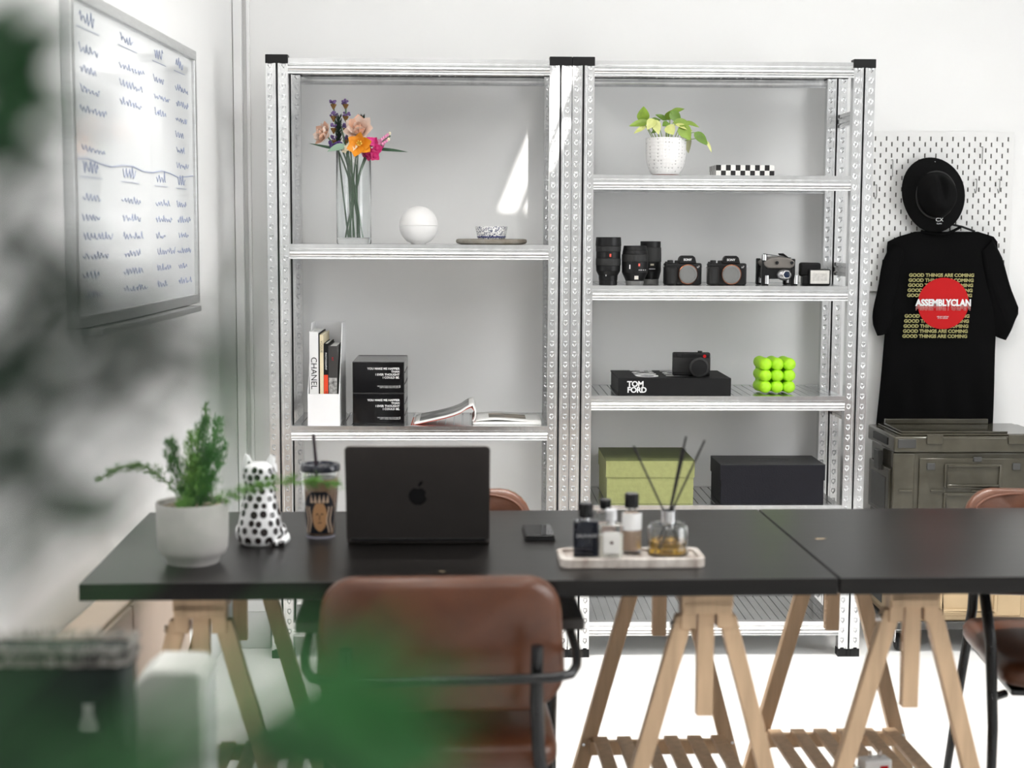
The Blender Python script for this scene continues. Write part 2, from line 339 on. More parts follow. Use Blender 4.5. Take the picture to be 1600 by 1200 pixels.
def trestle(u, lab, zt, v=.375):
    """A-frames at front and back, spread along u; adjustable centre posts; shelf of slats below."""
    t = thing('trestle', lab, 'trestle', T(u, v), TYAW, 'birch table trestles')
    H = zt; LZ = H-.075
    for sy in (-1, 1):
        y = sy*.305
        for sx in (-1, 1):
            a = Vector((sx*.043, y, LZ+.02)); b = Vector((sx*.225, y, 0))
            d = (b-a); ux = Vector((1, 0, 0)); mb = MB(); hw = .0175
            vs = []
            for p, zc in ((a, LZ+.02), (b, 0)):
                for ox, oy in ((-hw, -.014), (hw, -.014), (hw, .014), (-hw, .014)): vs.append((p.x+ox*1.05, p.y+oy, zc))
            mb.add(vs, [(0, 3, 2, 1), (4, 5, 6, 7), (0, 1, 5, 4), (1, 2, 6, 5), (2, 3, 7, 6), (3, 0, 4, 7)])
            l = mb.build('leg', BIRCH, t, bevel=.002)
            s = MB().cyl((sx*.185, y-.018, .19), (sx*.185, y-.0135, .19), .004, n=8); s.build('screw', STEEL, l)
        # cheek blocks either side of the post and the post with its row of holes
        for sx in (-1, 1): MB().box((sx*.037, y, H-.055), (.030, .040, .05)).build('cheek_block', BIRCH, t, bevel=.0015)
        mb = MB(); hz = [H-.09-.032*k for k in range(6)]
        x0, x1, ya, yb = -.0165, .0165, y-.013, y+.013; zb, ztop = H-.265, H-.036
        zs = [zb]+[q for h in sorted(hz) for q in (h-.005, h+.005)]+[ztop]
        mb.add([(x0, ya, zb), (x1, ya, zb), (x1, ya, ztop), (x0, ya, ztop), (x0, yb, zb), (x1, yb, zb), (x1, yb, ztop), (x0, yb, ztop)], [(0, 1, 2, 3), (5, 4, 7, 6), (4, 5, 1, 0), (3, 2, 6, 7)])
        for xx, nx in ((x0, 1), (x1, -1)):
            ym = [ya, y-.0035, y+.0035, yb]
            for i in range(len(zs)-1):
                for j in range(3):
                    hole = (i % 2 == 1 and j == 1); xo = xx+(nx*.010 if hole else 0)
                    q = [(xo, ym[j], zs[i]), (xo, ym[j+1], zs[i]), (xo, ym[j+1], zs[i+1]), (xo, ym[j], zs[i+1])]
                    mb.add(q, [(0, 1, 2, 3)])
                    if hole:
                        p = [(xx, *c[1:]) for c in q]; mb.add(q+p, [(k, (k+1)%4, 4+(k+1)%4, 4+k) for k in range(4)])
        mb.build('adjusting_post', BIRCH, t)
        s = MB(); s.cyl((-.068, y-.002, H-.075), (-.03, y-.002, H-.075), .004, n=8); s.lathe([(.0085, 0), (.0085, .006)], 6, (-.061, y-.002, H-.075), Matrix.Rotation(math.pi/2, 3, 'Y'))
        s.ell((-.069, y-.012, H-.072), (.003, .011, .008), 8, 6); s.ell((-.069, y+.008, H-.078), (.003, .011, .008), 8, 6)
        s.build('wing_nut', STEEL, t)
    MB().box((0, 0, H-.018), (.105, .66, .034)).build('top_rail', BIRCH, t, bevel=.002)
    MB().box((0, -.322, H-.034), (.100, .016, .03)).build('end_plate', BIRCH, t, bevel=.002)
    for sy in (-1, 1):
        MB().box((0, sy*.280, .185), (.345, .020, .034)).build('shelf_rail', BIRCH, t, bevel=.0015)
    for k in range(6): MB().box((-.145+k*.058, 0, .208), (.034, .56, .011)).build('shelf_slat', BIRCH, t, bevel=.001)
    return t
trestle(.225, 'birch trestle under the fern end of the laptop table', TZ-TH)
trestle(1.245, 'birch trestle under the seam end of the laptop table', TZ-TH)
trestle(1.685, 'birch trestle under the second table holding the white charger', TZ-TH, .412)

# ---------------------------------------------------------------- chairs
def rounded_pad(w_, h_, th, r, bulge=.012, n=6, curve=0.):
    """cushion in the local xz plane, thickness along y, centred"""
    out = []
    for cx, cz, a0 in ((w_/2-r, h_/2-r, 0), (-w_/2+r, h_/2-r, 90), (-w_/2+r, -h_/2+r, 180), (w_/2-r, -h_/2+r, 270)):
        for k in range(n+1):
            a = math.radians(a0+90*k/n); out.append((cx+r*math.cos(a), cz+r*math.sin(a)))
    N = len(out); vs = []; fs = []
    layers = [(.0, -1.25), (.55, -1.22), (.88, -1.05), (.965, -.8), (1, -.35), (1, .35), (.965, .8), (.88, 1.05), (.55, 1.22), (0, 1.25)]
    for s_, y_ in layers:
        for (x, z) in out:
            yy = y_*th/2*.8 + curve*((x*s_)/(w_/2))**2
            vs.append((x*s_, yy, z*s_))
    for l in range(len(layers)-1):
        for k in range(N): fs.append((l*N+k, l*N+(k+1)%N, (l+1)*N+(k+1)%N, (l+1)*N+k))
    return vs, fs
def chair(loc, rz, lab):
    t = thing('armchair', lab, 'chair', loc, rz, 'tan leather chairs with black tube arms')
    # chair faces local +y; backrest at y=-0.22
    tilt = Matrix.Rotation(math.radians(9), 3, 'X')
    vs, fs = rounded_pad(.475, .275, .062, .075, curve=.045); c = Vector((0, -.225, .650))
    vs = [tilt@Vector((v[0]*(1+.045*(-v[2]/.14)), v[1], v[2]))+c for v in vs]
    b = MB().add(vs, fs).build('backrest', LEATHER, t, smooth=60)
    # piping seam
    pip = []
    for k in range(60):
        a = 2*math.pi*k/60; x = max(-1, min(1, 1.25*math.cos(a))); z = max(-1, min(1, 1.25*math.sin(a)))
        X = .222*math.copysign(abs(math.cos(a))**.45, math.cos(a)); Z = .124*math.copysign(abs(math.sin(a))**.45, math.sin(a))
        pip.append(tilt@Vector((X*(1-.045*Z/.14), .033+.045*(X/.2375)**2, Z))+c)
    MB().tube(pip+[pip[0]], .003, 6).build('piping', mat('dark_piping', (.13, .045, .022), .5, noise=.1), b, smooth=80)
    R = Matrix.Rotation(math.pi/2, 3, 'X')
    vs, fs = rounded_pad(.46, .47, .075, .06); vs = [Vector((v[0], v[2]+.015, v[1]+.425)) for v in vs]
    s = MB().add(vs, fs).build('seat', LEATHER, t, smooth=60)
    MB().box((0, .01, .378), (.40, .40, .016)).build('seat_frame', BLKTUBE, t, bevel=.004)
    for sx in (-1, 1):
        MB().tube([(sx*.235, -.275, 0), (sx*.205, -.262, .3), (sx*.185, -.262, .46), (sx*.18, -.272, .56), (sx*.18, -.280, .668)], .013, 10, [.010, .0125, .0135, .0135, .012]).build('rear_leg', BLKTUBE, t, smooth=60)
        MB().tube([(sx*.25, .255, 0), (sx*.246, .235, .3), (sx*.252, .21, .5), (sx*.262, .18, .60), (sx*.265, .12, .630), (sx*.265, .0, .632)], .013, 10, [.010, .0125, .0135, .0135, .012, .011]).build('front_leg', BLKTUBE, t, smooth=60)
        MB().box((sx*.266, .05, .655), (.052, .26, .026)).build('armrest', ARMPAD, t, bevel=.006)
        MB().cyl((sx*.21, .19, .37), (sx*.247, .225, .37), .010, n=8).build('leg_bracket', BLKTUBE, t)
    hoop = [(-.265, .02, .634), (-.265, -.12, .632), (-.264, -.20, .628), (-.258, -.250, .620), (-.245, -.282, .614), (-.215, -.298, .612), (-.12, -.303, .611), (0, -.305, .611),
            (.12, -.303, .611), (.215, -.298, .612), (.245, -.282, .614), (.258, -.250, .620), (.264, -.20, .628), (.265, -.12, .632), (.265, .02, .634)]
    MB().tube(hoop, .0095, 10).build('arm_hoop', BLKTUBE, t, smooth=60)
    return t
pf = on(690, 1120, .5)
chair((.607, -1.955, 0), .03, 'tan leather chair nearest the viewer, pushed in before the laptop')
p = at(668, 800, -1.20); chair((.600, -1.42, 0), math.pi+.04, 'tan leather chair on the far side, mostly hidden behind the laptop')
chair((2.155, -1.42, 0), math.pi-.10, 'tan leather chair on the far side of the second table by the crates')

# ---------------------------------------------------------------- whiteboard
def wallframe(px, py): p = wall_hit(px, py); return p
tr, br, bl = wall_hit(294, 80), wall_hit(301, 473), wall_hit(106, 522)
s_ = Vector((WS, 1, 0)).normalized()                     # along wall, away from viewer
L = (br-bl).dot(s_); Hh = tr.z-br.z
orig = bl.copy(); orig.z = br.z
wb = thing('whiteboard', 'framed whiteboard covered in blue handwriting on the side wall', 'whiteboard', orig, -math.atan(WS))
# local: x = out of wall (into the room), y = along the wall, z = up
MB().bb((.004, .01, .01), (.014, L-.01, Hh-.01)).build('board', mat('whiteboard_enamel', (.80, .82, .83), .12, noise=.03, scale=2, coat=.6), wb)
ALU = mat('brushed_aluminium', (.66, .67, .67), .35, .8, noise=.1, stretch=(1, 1, 8))
for a, b_ in (((0, 0, 0), (.024, L, .028)), ((0, 0, Hh-.028), (.024, L, Hh)), ((0, 0, .028), (.024, .028, Hh-.028)), ((0, L-.028, .028), (.024, L, Hh-.028))):
    MB().bb(a, b_).build('frame_rail', ALU, wb, bevel=.002)
INKB = mat('blue_marker', (.24, .28, .42), .6, noise=.1)
rr = random.Random(3)
def scribble(y, z, wd, h):
    pts = []; x = 0
    while x < wd:
        pts.append((.0148, y+x, z+h*(.5+.5*math.sin(x*210+rr.random()*2))*(.4+.6*rr.random()))); x += .004+.006*rr.random()
    return pts
for col, (fy, fw) in enumerate(((.06, .2), (.33, .2), (.60, .17), (.80, .15))):
    for half in (0, 1):
        mb = MB(); z = Hh*(.93 if half == 0 else .49)
        hd = [(.0148, L*fy, z-.03), (.0148, L*(fy+fw*.7), z-.03)]
        mb.tube(scribble(L*fy+.02, z-.02, L*fw*.5, .035), .0010, 4); mb.tube(hd, .0008, 4)
        for k in range((7, 3, 3, 7)[col] if half == 0 else (6, 9, 6, 9)[col]):
            if half == 0 and col == 0 and k == 4: continue
            zz = z-.085-k*.045
            if zz < (Hh*.52 if half == 0 else .05): break
            mb.tube(scribble(L*fy+rr.random()*.02, zz, L*fw*(.5+.5*rr.random()), .020), .0009, 4)
        mb.build('handwriting', INKB, wb)
MB().tube([(.0148, .03+i*(L-.06)/12, Hh*.50+.006*math.sin(i*1.7)) for i in range(13)], .0014, 4).build('divider_line', INKB, wb)
MB().bb((0, .1, -.02), (.05, L*.92, -.003)).build('shadow_ledge', ALU, wb, bevel=.002)  # ledge added for the shadow band under the board

# ---------------------------------------------------------------- pegboard with hooks, shirt, hat
PB = mat('pegboard_lacquer', (.78, .78, .77), .4, noise=.03)
pt = thing('pegboard', 'white slotted metal pegboard on the back wall behind the shirt', 'pegboard', (2.066, .43, 1.236))
mb = MB(); BWd, BH, sw, sh, pz, pxx = .562, .572, .0055, .0155, .0201, .0201
cx_ = [.0185+i*pxx for i in range(27)]; cz_ = [.025+j*pz for j in range(27)]
xl = [0]+[q for c in cx_ for q in (c-sw/2, c+sw/2)]+[BWd]
for i in range(len(xl)-1):                              # column strips; slots cut only in the slot columns
    if i % 2 == 0: mb.add([(xl[i], 0, 0), (xl[i+1], 0, 0), (xl[i+1], 0, BH), (xl[i], 0, BH)], [(0, 1, 2, 3)]); continue
    k = (i-1)//2; z = 0
    for j in range(27):
        if (j+k) % 2: continue
        za, zb = cz_[j]-sh/2, cz_[j]+sh/2
        mb.add([(xl[i], 0, z), (xl[i+1], 0, z), (xl[i+1], 0, za), (xl[i], 0, za)], [(0, 1, 2, 3)]); z = zb
        mb.add([(xl[i], 0, za), (xl[i+1], 0, za), (xl[i+1], 0, zb), (xl[i], 0, zb), (xl[i], .004, za), (xl[i+1], .004, za), (xl[i+1], .004, zb), (xl[i], .004, zb)], [(0, 1, 5, 4), (1, 2, 6, 5), (2, 3, 7, 6), (3, 0, 4, 7)])
    mb.add([(xl[i], 0, z), (xl[i+1], 0, z), (xl[i+1], 0, BH), (xl[i], 0, BH)], [(0, 1, 2, 3)])
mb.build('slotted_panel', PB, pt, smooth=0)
MB().bb((0, .0045, 0), (BWd, .0055, BH)).build('slot_shade_sheet', mat('painted_slot_shade', (.12, .115, .105), .8, noise=.1), pt)  # dark sheet painted as the shade seen through the slots
rim = MB(); rim.bb((-.001, 0, -.001), (0, .018, BH+.001)); rim.bb((BWd, 0, -.001), (BWd+.001, .018, BH+.001)); rim.bb((0, 0, BH), (BWd, .018, BH+.001)); rim.bb((0, 0, -.001), (BWd, .018, 0)); rim.build('panel_rim', PB, pt)
for i, (px, py, kd, lab) in enumerate(((1369, 300, 0, 'wire hook on the pegboard nearest the steel rack'), (1394, 265, 1, 'straight wire hook on the pegboard above the left shirt shoulder'), (1525, 291, 0, 'wire hook on the pegboard just right of the black hat'), (1561, 291, 0, 'wire hook nearest the right edge of the pegboard'), (1534, 245, 1, 'straight wire hook on the pegboard right above the hat brim'))):
    p = at(px, py, .42); h = 22/440
    pts = [(0, .006, h*.5), (0, -.008, h*.5), (0, -.012, h*.42), (0, -.012, -h*.3), (-.003, -.018, -h*.5), (-.006, -.028, -h*.45), (-.008, -.032, -h*.2)] if kd == 0 else [(0, .006, h*.7), (0, -.01, h*.7), (0, -.012, h*.6), (0, -.012, -h*.5)]
    o = MB().tube([(a*1.6, b*.8, c) for a, b, c in pts], .0019, 6).build('peg_hook', mat('grey_wire', (.33, .33, .32), .45, .5, noise=.05), smooth=60, loc=(p.x, .4225, p.z)); tag(o, lab, 'hook', 'pegboard hooks')

SHIRT = mat('black_cotton', (.004, .004, .0042), .9, spec=.08, bump=.15, bscale=500, noise=.1)
o0 = at(1470, 655, .385)
ts = thing('tshirt', 'black oversized t-shirt with red circle print hanging on the pegboard', 'shirt', (o0.x, .402, o0.z-.03))
def S(px, py, y=.385): q = at(px, py, y); return Vector((q.x-ts.location.x, 0, q.z-ts.location.z))
def interp(tab, y):
    for (a, va), (b, vb) in zip(tab, tab[1:]):
        if a <= y <= b: return va+(vb-va)*(y-a)/(b-a)
    return tab[0][1] if y < tab[0][0] else tab[-1][1]
LT = [(362, 1432), (366, 1420), (374, 1390), (384, 1388), (420, 1388), (520, 1385), (600, 1378), (675, 1370)]; RT = [(362, 1530), (366, 1540), (369, 1554), (378, 1561), (420, 1562), (520, 1558), (600, 1556), (675, 1552)]
def fold(x, z): return .004*math.sin(x*60+z*9)*min(1, max(0, (.33-z)*4)) + .0025*math.sin(x*23-z*16+1)
def shirt_side(sg):
    def fn(u, v):
        py = 362+v*(675-362); a, b = interp(LT, py), interp(RT, py); q = S(a+(b-a)*u, py); e = math.sin(math.pi*u)**.5 if 0 < u < 1 else 0
        return Vector((q.x, sg*(.004+.018*e*min(1, .25+v*2))+(fold(q.x, q.z) if sg < 0 else 0), q.z))
    return fn
mb = MB(); mb.grid(36, 40, shirt_side(-1)); mb.grid(36, 40, shirt_side(1)); bd = mb.build('shirt_body', SHIRT, ts, smooth=80)
def sleeve(tab):
    mb = MB()                                           # rows from the shoulder to the cuff: ((outer px),(inner px))
    def row(v):
        x = v*(len(tab)-1); i = min(int(x), len(tab)-2); f = x-i; (oa, ia), (ob, ib) = tab[i], tab[i+1]
        return (oa[0]+(ob[0]-oa[0])*f, oa[1]+(ob[1]-oa[1])*f), (ia[0]+(ib[0]-ia[0])*f, ia[1]+(ib[1]-ia[1])*f)
    for sg in (-1, 1):
        def fn(u, v):
            A, B = row(v); q = S(A[0]+(B[0]-A[0])*u, A[1]+(B[1]-A[1])*u); e = math.sin(math.pi*u)**.6 if 0 < u < 1 else 0
            return Vector((q.x, -.004+sg*.020*e+.003*math.sin(q.x*90+q.z*40), q.z))
        mb.grid(10, 14, fn)
    mb.build('sleeve', SHIRT, ts, smooth=80)
sleeve([((1395, 380), (1414, 394)), ((1381, 405), (1410, 430)), ((1373, 450), (1400, 480)), ((1364, 492), (1392, 518)), ((1365, 508), (1388, 522)), ((1372, 525), (1386, 521))])
sleeve([((1552, 374), (1534, 394)), ((1567, 400), (1540, 440)), ((1580, 448), (1550, 500)), ((1595, 486), (1556, 524)), ((1585, 510), (1559, 527)), ((1574, 532), (1560, 527))])
col = [S(1440+62*k/12, 361-7*math.sin(math.pi*0)+ (8*math.sin(math.pi*k/12)) - 6*k/12, .385)+Vector((0, -.012*math.sin(math.pi*k/12)-.006, 0)) for k in range(13)]
MB().tube(col, .0055, 6).build('collar', SHIRT, ts, smooth=80)
cyl_y = -.0305
GOLD = mat('yellow_outline_ink', (.50, .46, .20), .6, noise=.05)
for k in range(5):
    for base, xx, sx in ((432.5, 1422.5-k*.8, 1.0), (496.5, 1415.5-k*.9, 1.0)):
        py = base+k*7.9; q = S(xx, py, .352)
        text('print_line', 'GOOD THINGS ARE COMING', .0165, GOLD, ts, (q.x, cyl_y-.002, q.z), outline=.0008, sx=1.07)
q = S(1476, 474.5, .352)
MB().lathe([(.0925, 0), (.0925, .0006)], 48, (q.x, cyl_y-.0035, q.z), Matrix.Rotation(math.pi/2, 3, 'X')).build('red_circle', RED, ts)
for k, (dz, ink) in enumerate(((0, 0), (.010, .0007), (.0165, .0005))):
    qq = S(1476, 478, .352)
    text('print_title', 'ASSEMBLYCLAN', .0325, INKW if k == 0 else mat('pale_red_ink', (.75, .35, .33), .6, noise=.05), ts, (qq.x, cyl_y-.0062+k*.0004, qq.z-dz), align='CENTER', bold=.0016 if k == 0 else 0, outline=ink, sx=.86)
qq = S(1475, 496, .352); text('print_small', 'WE JUST BEGUN\nIT IS A VISION', .0058, INKW, ts, (qq.x, cyl_y-.0048, qq.z), align='CENTER')
# hat
hc = at(1469, 304, .30)
ht = thing('hat', 'black felt brimmed hat hanging crown-out above the shirt', 'hat', (hc.x, .392, hc.z))
FELT = mat('black_felt', (.006, .006, .0062), .9, spec=.1, bump=.2, bscale=300, noise=.15)
def hat_h(r, a):
    x, z = r*math.cos(a), r*math.sin(a)
    if r < .60:
        k = 1-(r/.60)**5; dent = .35*math.exp(-(x/.10)**2)*max(0, min(1, (z+.25)*1.6)) + .10*math.exp(-((abs(x)-.3)/.12)**2)*max(0, z+.3)
        return .10*max(.0, k)*(1-dent)+.020
    return .020*(1-(r-.6)/.4)+.006*math.cos(2*a)*(r-.6)/.4-.012*((r-.6)/.4)**2
mb = MB(); n, mm = 48, 26; vs = []; fs = []
for j in range(mm+1):
    r = j/mm
    for i in range(n):
        a = 2*math.pi*i/n; rx = .113*(1+.05*math.sin(a)) ; rz = .133
        vs.append((rx*r*math.cos(a)-.012*r*math.sin(a), -.02-hat_h(r, a), rz*r*math.sin(a)))
for j in range(mm):
    for i in range(n): fs.append((j*n+i, j*n+(i+1)%n, (j+1)*n+(i+1)%n, (j+1)*n+i))
mb.add(vs, fs).build('hat_shell', FELT, ht, smooth=80, solid=.003)
bandp = [(.113*.615*math.cos(a), -.02-.025, .133*.615*math.sin(a)) for a in [2*math.pi*i/40 for i in range(41)]]
MB().tube(bandp, .004, 6).build('hat_band', mat('black_ribbon', (.012, .012, .012), .5, noise=.1), ht, smooth=80)
text('hat_emblem', 'CX', .018, INKW, ht, (.010, -.062, -.094), align='CENTER', sx=1.1); text('hat_lettering', 'CLAN', .007, INKW, ht, (.010, -.060, -.104), align='CENTER')
MB().tube([(0, .03, .11), (0, -.015, .11), (0, -.022, .118)], .002, 6).build('hanging_loop', STEEL, ht)
# hanger hook seen in the neck
q = at(1505, 352, .39); o = MB().tube([(-.06, 0, .02), (-.02, 0, .005), (.03, 0, -.006), (.075, 0, -.022)], .004, 6).build('clothes_hanger', BLKPL, smooth=60, loc=(q.x-.03, .396, q.z)); tag(o, 'black hanger bar showing in the shirt neck under the hat', 'hanger')

# ---------------------------------------------------------------- crates
OLIVE = mat('olive_translucent_plastic', (.045, .041, .029), .13, noise=.35, scale=9, spec=.45, col2=(.075, .069, .052))
SAND = mat('sand_plastic', (.50, .37, .22), .4, noise=.1, scale=6)
DKGR = mat('dark_grey_plastic', (.05, .05, .048), .35, noise=.1)
def crate(z0, m_, mtrim, lab, H=.325, left_m=None):
    W_, D_ = .55, .34
    t = thing('storage_crate', lab, 'crate', (2.112, .030, z0), 0, 'stacked folding crates')
    body = MB(); body.bb((.012, .012, 0), (W_-.012, D_-.012, H-.06)); body.build('crate_body', m_, t, bevel=.006)
    MB().bb((0, 0, H-.06), (W_, D_, H-.006)).build('lid_rim', m_, t, bevel=.006)
    MB().bb((.03, .03, H-.006), (W_-.03, D_-.02, H)).build('lid_panel', m_, t, bevel=.003)
    for x in (0, W_-.075):
        MB().bb((x, .006, .01), (x+.075, .02, H-.062)).build('corner_post', m_, t, bevel=.005)
    # front door panel with two recessed fields
    x0, x1 = .09, W_-.09
    MB().bb((x0, .004, .02), (x1, .016, H-.08)).build('door_panel', m_, t, bevel=.003)
    for za, zb in ((.145, .225), (.035, .125)):
        f = MB(); xa, xb = x0+.085, x1-.085; d = .012
        for a, b_ in (((xa, -.004, za), (xa+.010, .008, zb)), ((xb-.010, -.004, za), (xb, .008, zb)), ((xa+.010, -.004, zb-.010), (xb-.010, .008, zb)), ((xa+.010, -.004, za), (xb-.010, .008, za+.010))): f.bb(a, b_)
        f.build('recess_frame', m_, t, bevel=.003)
    for x in (.115, .5*W_+.0, W_-.14): MB().bb((x, -.001, .205 if x != .5*W_ else .233), (x+.028, .006, .228 if x != .5*W_ else .25)).build('latch_button', mtrim, t, bevel=.002)
    for x in (.11, W_-.16): MB().bb((x, -.008, H-.03), (x+.055, .002, H+.002)).build('hinge', m_, t, bevel=.002)
    for x in (.02, .13, .27, .40): MB().tube([(x, .002, .133), (x+.045, .002, .133)], .004, 6).build('rib_pin', m_, t)
    # left side: handle opening and latch
    s = MB(); s.bb((-.001, .05, .03), (.014, .31, .20)); s.build('side_panel', m_, t, bevel=.004)
    MB().bb((-.003, .09, .045), (.0, .27, .165)).build('side_window', mtrim, t, bevel=.002)
    MB().bb((-.012, .15, .18), (.004, .21, .25)).build('side_latch', mtrim, t, bevel=.003)
    MB().bb((-.003, .08, H-.045), (.002, .26, H-.02)).build('grip_slot', BLKPL, t)
    MB().bb((.012, -.002, H-.045), (.075, .003, H-.014)).build('corner_notch', mtrim, t, bevel=.002)
    return t
crate(.437, OLIVE, DKGR, 'olive translucent folding crate on top of the sand crate', H=.325)
crate(.112, SAND, DKGR, 'sand coloured folding crate on casters under the olive crate', H=.325)
dl = thing('caster_dolly', 'dark dolly with steel casters under the crates', 'dolly', (2.112, .030, 0), 0)
MB().bb((.0, .0, .084), (.55, .34, .112)).build('dolly_deck', DKGR, dl, bevel=.004)
for x in (.05, .50):
    for y in (.05, .31):
        c = MB().lathe([(.026, -.011), (.03, -.007), (.03, .007), (.026, .011)], 16, (x, y, .03), Matrix.Rotation(math.pi/2, 3, 'Y')).build('caster_wheel', BLKPL, dl)
        k = MB(); k.bb((x-.017, y-.012, .03), (x-.013, y+.012, .075)); k.bb((x+.013, y-.012, .03), (x+.017, y+.012, .075)); k.bb((x-.022, y-.02, .075), (x+.022, y+.02, .084)); k.build('caster_fork', STEEL, c)
o = MB(); o.bb((2.15, .08, .762), (2.52, .30, .768)); o.bb((2.15, .28, .768), (2.52, .30, .786)); tag(o.build('tray', OLIVE, bevel=.004), 'olive tray lying on the crate lid under the shirt hem', 'tray')

# ---------------------------------------------------------------- flower rack, upper shelf
VX, VY = .273, .15
vz = ZL1
prof = [(0, 0), (.0575, 0), (.059, .004), (.059, .330), (.0582, .332), (.0574, .330), (.0572, .022), (0, .018)]
o = MB().lathe([(r, z) for r, z in prof], 40).build('glass_vase', GLASS, smooth=50, loc=(VX, VY, vz)); tag(o, 'tall clear glass cylinder vase on the upper rack shelf', 'vase')
STEMG = mat('stem_green', (.12, .2, .12), .45, noise=.2)
LEAFG = mat('sage_leaf', (.10, .20, .11), .45, noise=.25)
DKG = mat('dark_pine_green', (.012, .03, .018), .6, noise=.2)
PEACH = mat('peach_petal', (.93, .58, .42), .45, noise=.2, scale=40); PEACH2 = mat('pale_peach_petal', (.95, .78, .68), .45, noise=.1)
ORNG = mat('orange_petal', (.88, .33, .02), .4, noise=.15); MAG = mat('magenta_petal', (.55, .01, .14), .4, noise=.15); PINK = mat('pink_petal', (.80, .30, .50), .4, noise=.1)
PURP = mat('lavender_petal', (.22, .13, .35), .5, noise=.2); DPURP = mat('deep_violet_petal', (.09, .04, .20), .5, noise=.2); OCH = mat('ochre_bud', (.26, .13, .03), .5, noise=.2)
CRM = mat('cream_petal', (.85, .75, .55), .5, noise=.1); YEL = mat('yellow_stamen', (.85, .55, .08), .5, noise=.1)
def V(px, py, y=VY): q = at(px, py, y); return Vector((q.x-VX, q.y-VY, q.z-vz))
FG = 'flowers standing in the glass vase'
def flower(name, lab, head, foot, cat='flower', bend=None):
    t = thing(name, lab, cat, (VX, VY, vz+.0225), 0, FG)
    h = Vector(head)-Vector((0, 0, .0225)); f = Vector((foot[0], foot[1], .002))
    mid = bend or Vector((h.x*.25, h.y*.3, .30))
    MB().tube(bez(f, mid, h, 10), .0028, 7).build('stem', STEMG, t, smooth=80); return t, h
def petal(mb, c, d, L_, W_, cup): leaf(mb, c, d, L_, W_, droop=-cup, fold=.1, nu=4, nv=5)
def rose(t, h, r, m1, m2, tilt=(0, -.5, .5)):
    ax = Vector(tilt).normalized(); q = ax.to_track_quat('Z', 'Y').to_matrix()
    MB().ell(h, (r*.45, r*.45, r*.5), 12, 8, q).build('bloom_core', m1, t, smooth=80)
    for ring, (n, rr_, lean, sz) in enumerate(((5, .25, .35, .9), (6, .42, .75, 1.0), (7, .55, 1.2, .95))):
        for k in range(n):
            a = 2*math.pi*k/n+ring*.4; dirr = Vector((math.cos(a)*math.sin(lean), math.sin(a)*math.sin(lean), math.cos(lean)))
            mb = MB(); c = h+q@Vector((math.cos(a)*r*rr_*.6, math.sin(a)*r*rr_*.6, -r*.25))
            dn = Vector((-math.cos(a), -math.sin(a), .0))
            qq = Matrix((dirr, dirr.cross(dn).normalized(), (dn-dirr*dn.dot(dirr)).normalized())).transposed()
            fn = leaf_fn(r*1.15*sz, r*1.25*sz, -.25, .25)
            mb.grid(4, 5, lambda u, v: c+q@(qq@fn(u, v))); mb.build('petal', m2 if (k+ring) % 3 else m1, t, smooth=80)
t, h = flower('peony', 'large peach peony at the centre of the vase', V(561, 203, .14), (.012, .0))
rose(t, h, .041, PEACH, PEACH2, (-.15, -.75, .45))
t, h = flower('peony', 'smaller peach peony leaning out to the left of the vase', V(507, 210, .13), (.03, .012), bend=Vector((-.03, 0, .30)))
rose(t, h, .034, PEACH, PEACH2, (-.7, -.5, .35))
t, h = flower('poppy', 'orange poppy low in the centre of the bouquet', V(562, 227, .09), (-.015, -.02))
for k in range(6):
    a = k*math.pi/3+.3; mb = MB(); leafn(mb, h, (math.cos(a), -.35, math.sin(a)*.8), (.5*math.cos(a*2.3), -1, .5*math.sin(a*1.7)), .048, .044, droop=-.2, fold=.2); mb.build('petal', ORNG, t, smooth=80)
mb = MB()
for k in range(8): mb.cyl(h, h+Vector((.008*math.cos(k), -.022, .008*math.sin(k)+.006)), .0022, n=6)
mb.build('stamen', YEL, t)
def lavender(head, foot, lab):
    t, h = flower('lavender', lab, head, foot, bend=Vector((head[0]*.9, 0, .34)))
    rl = random.Random(int(h.x*1e4))
    for lv in range(4):
        zc = h.z-lv*.040+.0; mb = MB(); ob = MB()
        for k in range(9):
            a = rl.random()*6.28; r = .004+.010*rl.random(); mb.ell((h.x+r*math.cos(a), h.y+r*math.sin(a), zc+(rl.random()-.3)*.012), (.0042, .0042, .0042), 6, 5)
        for k in range(6):
            a = k*1.05; ob.cyl((h.x, h.y, zc-.024), (h.x+.008*math.cos(a), h.y+.008*math.sin(a), zc-.006), .002, .0035, 6)
        b = mb.build('floret', PURP, t, smooth=80); ob.build('calyx', OCH, b)
lavender(V(521, 160, .15), (-.02, .01), 'left of the two tall lavender sprigs in the vase')
lavender(V(540, 160, .16), (.0, .02), 'right of the two tall lavender sprigs in the vase')
def pine(head, foot, lab, L_):
    t, h = flower('pine_sprig', lab, head, foot); rl = random.Random(5); mb = MB()
    for k in range(190):
        s = rl.random(); b = h-Vector((0, 0, L_*s)); a = rl.random()*6.28; d = Vector((math.cos(a)*.011, math.sin(a)*.011, .016+.006*rl.random()))
        mb.cyl(b, b+d, .0014, .0004, 4)
    o = mb.build('needles', DKG, t); o['kind'] = 'stuff'
pine(V(529, 186, .145), (-.01, -.01), 'dark green pine sprig between the lavender sprigs', .085)
pine(V(565, 187, .18), (.01, .02), 'dark green pine sprig behind the large peach peony', .03)
t, h = flower('snapdragon', 'magenta snapdragon drooping over the right rim of the vase', V(590, 238, .11), (-.02, .0), bend=Vector((.03, 0, .32)))
rl = random.Random(9); mb = MB(); m2 = MB()
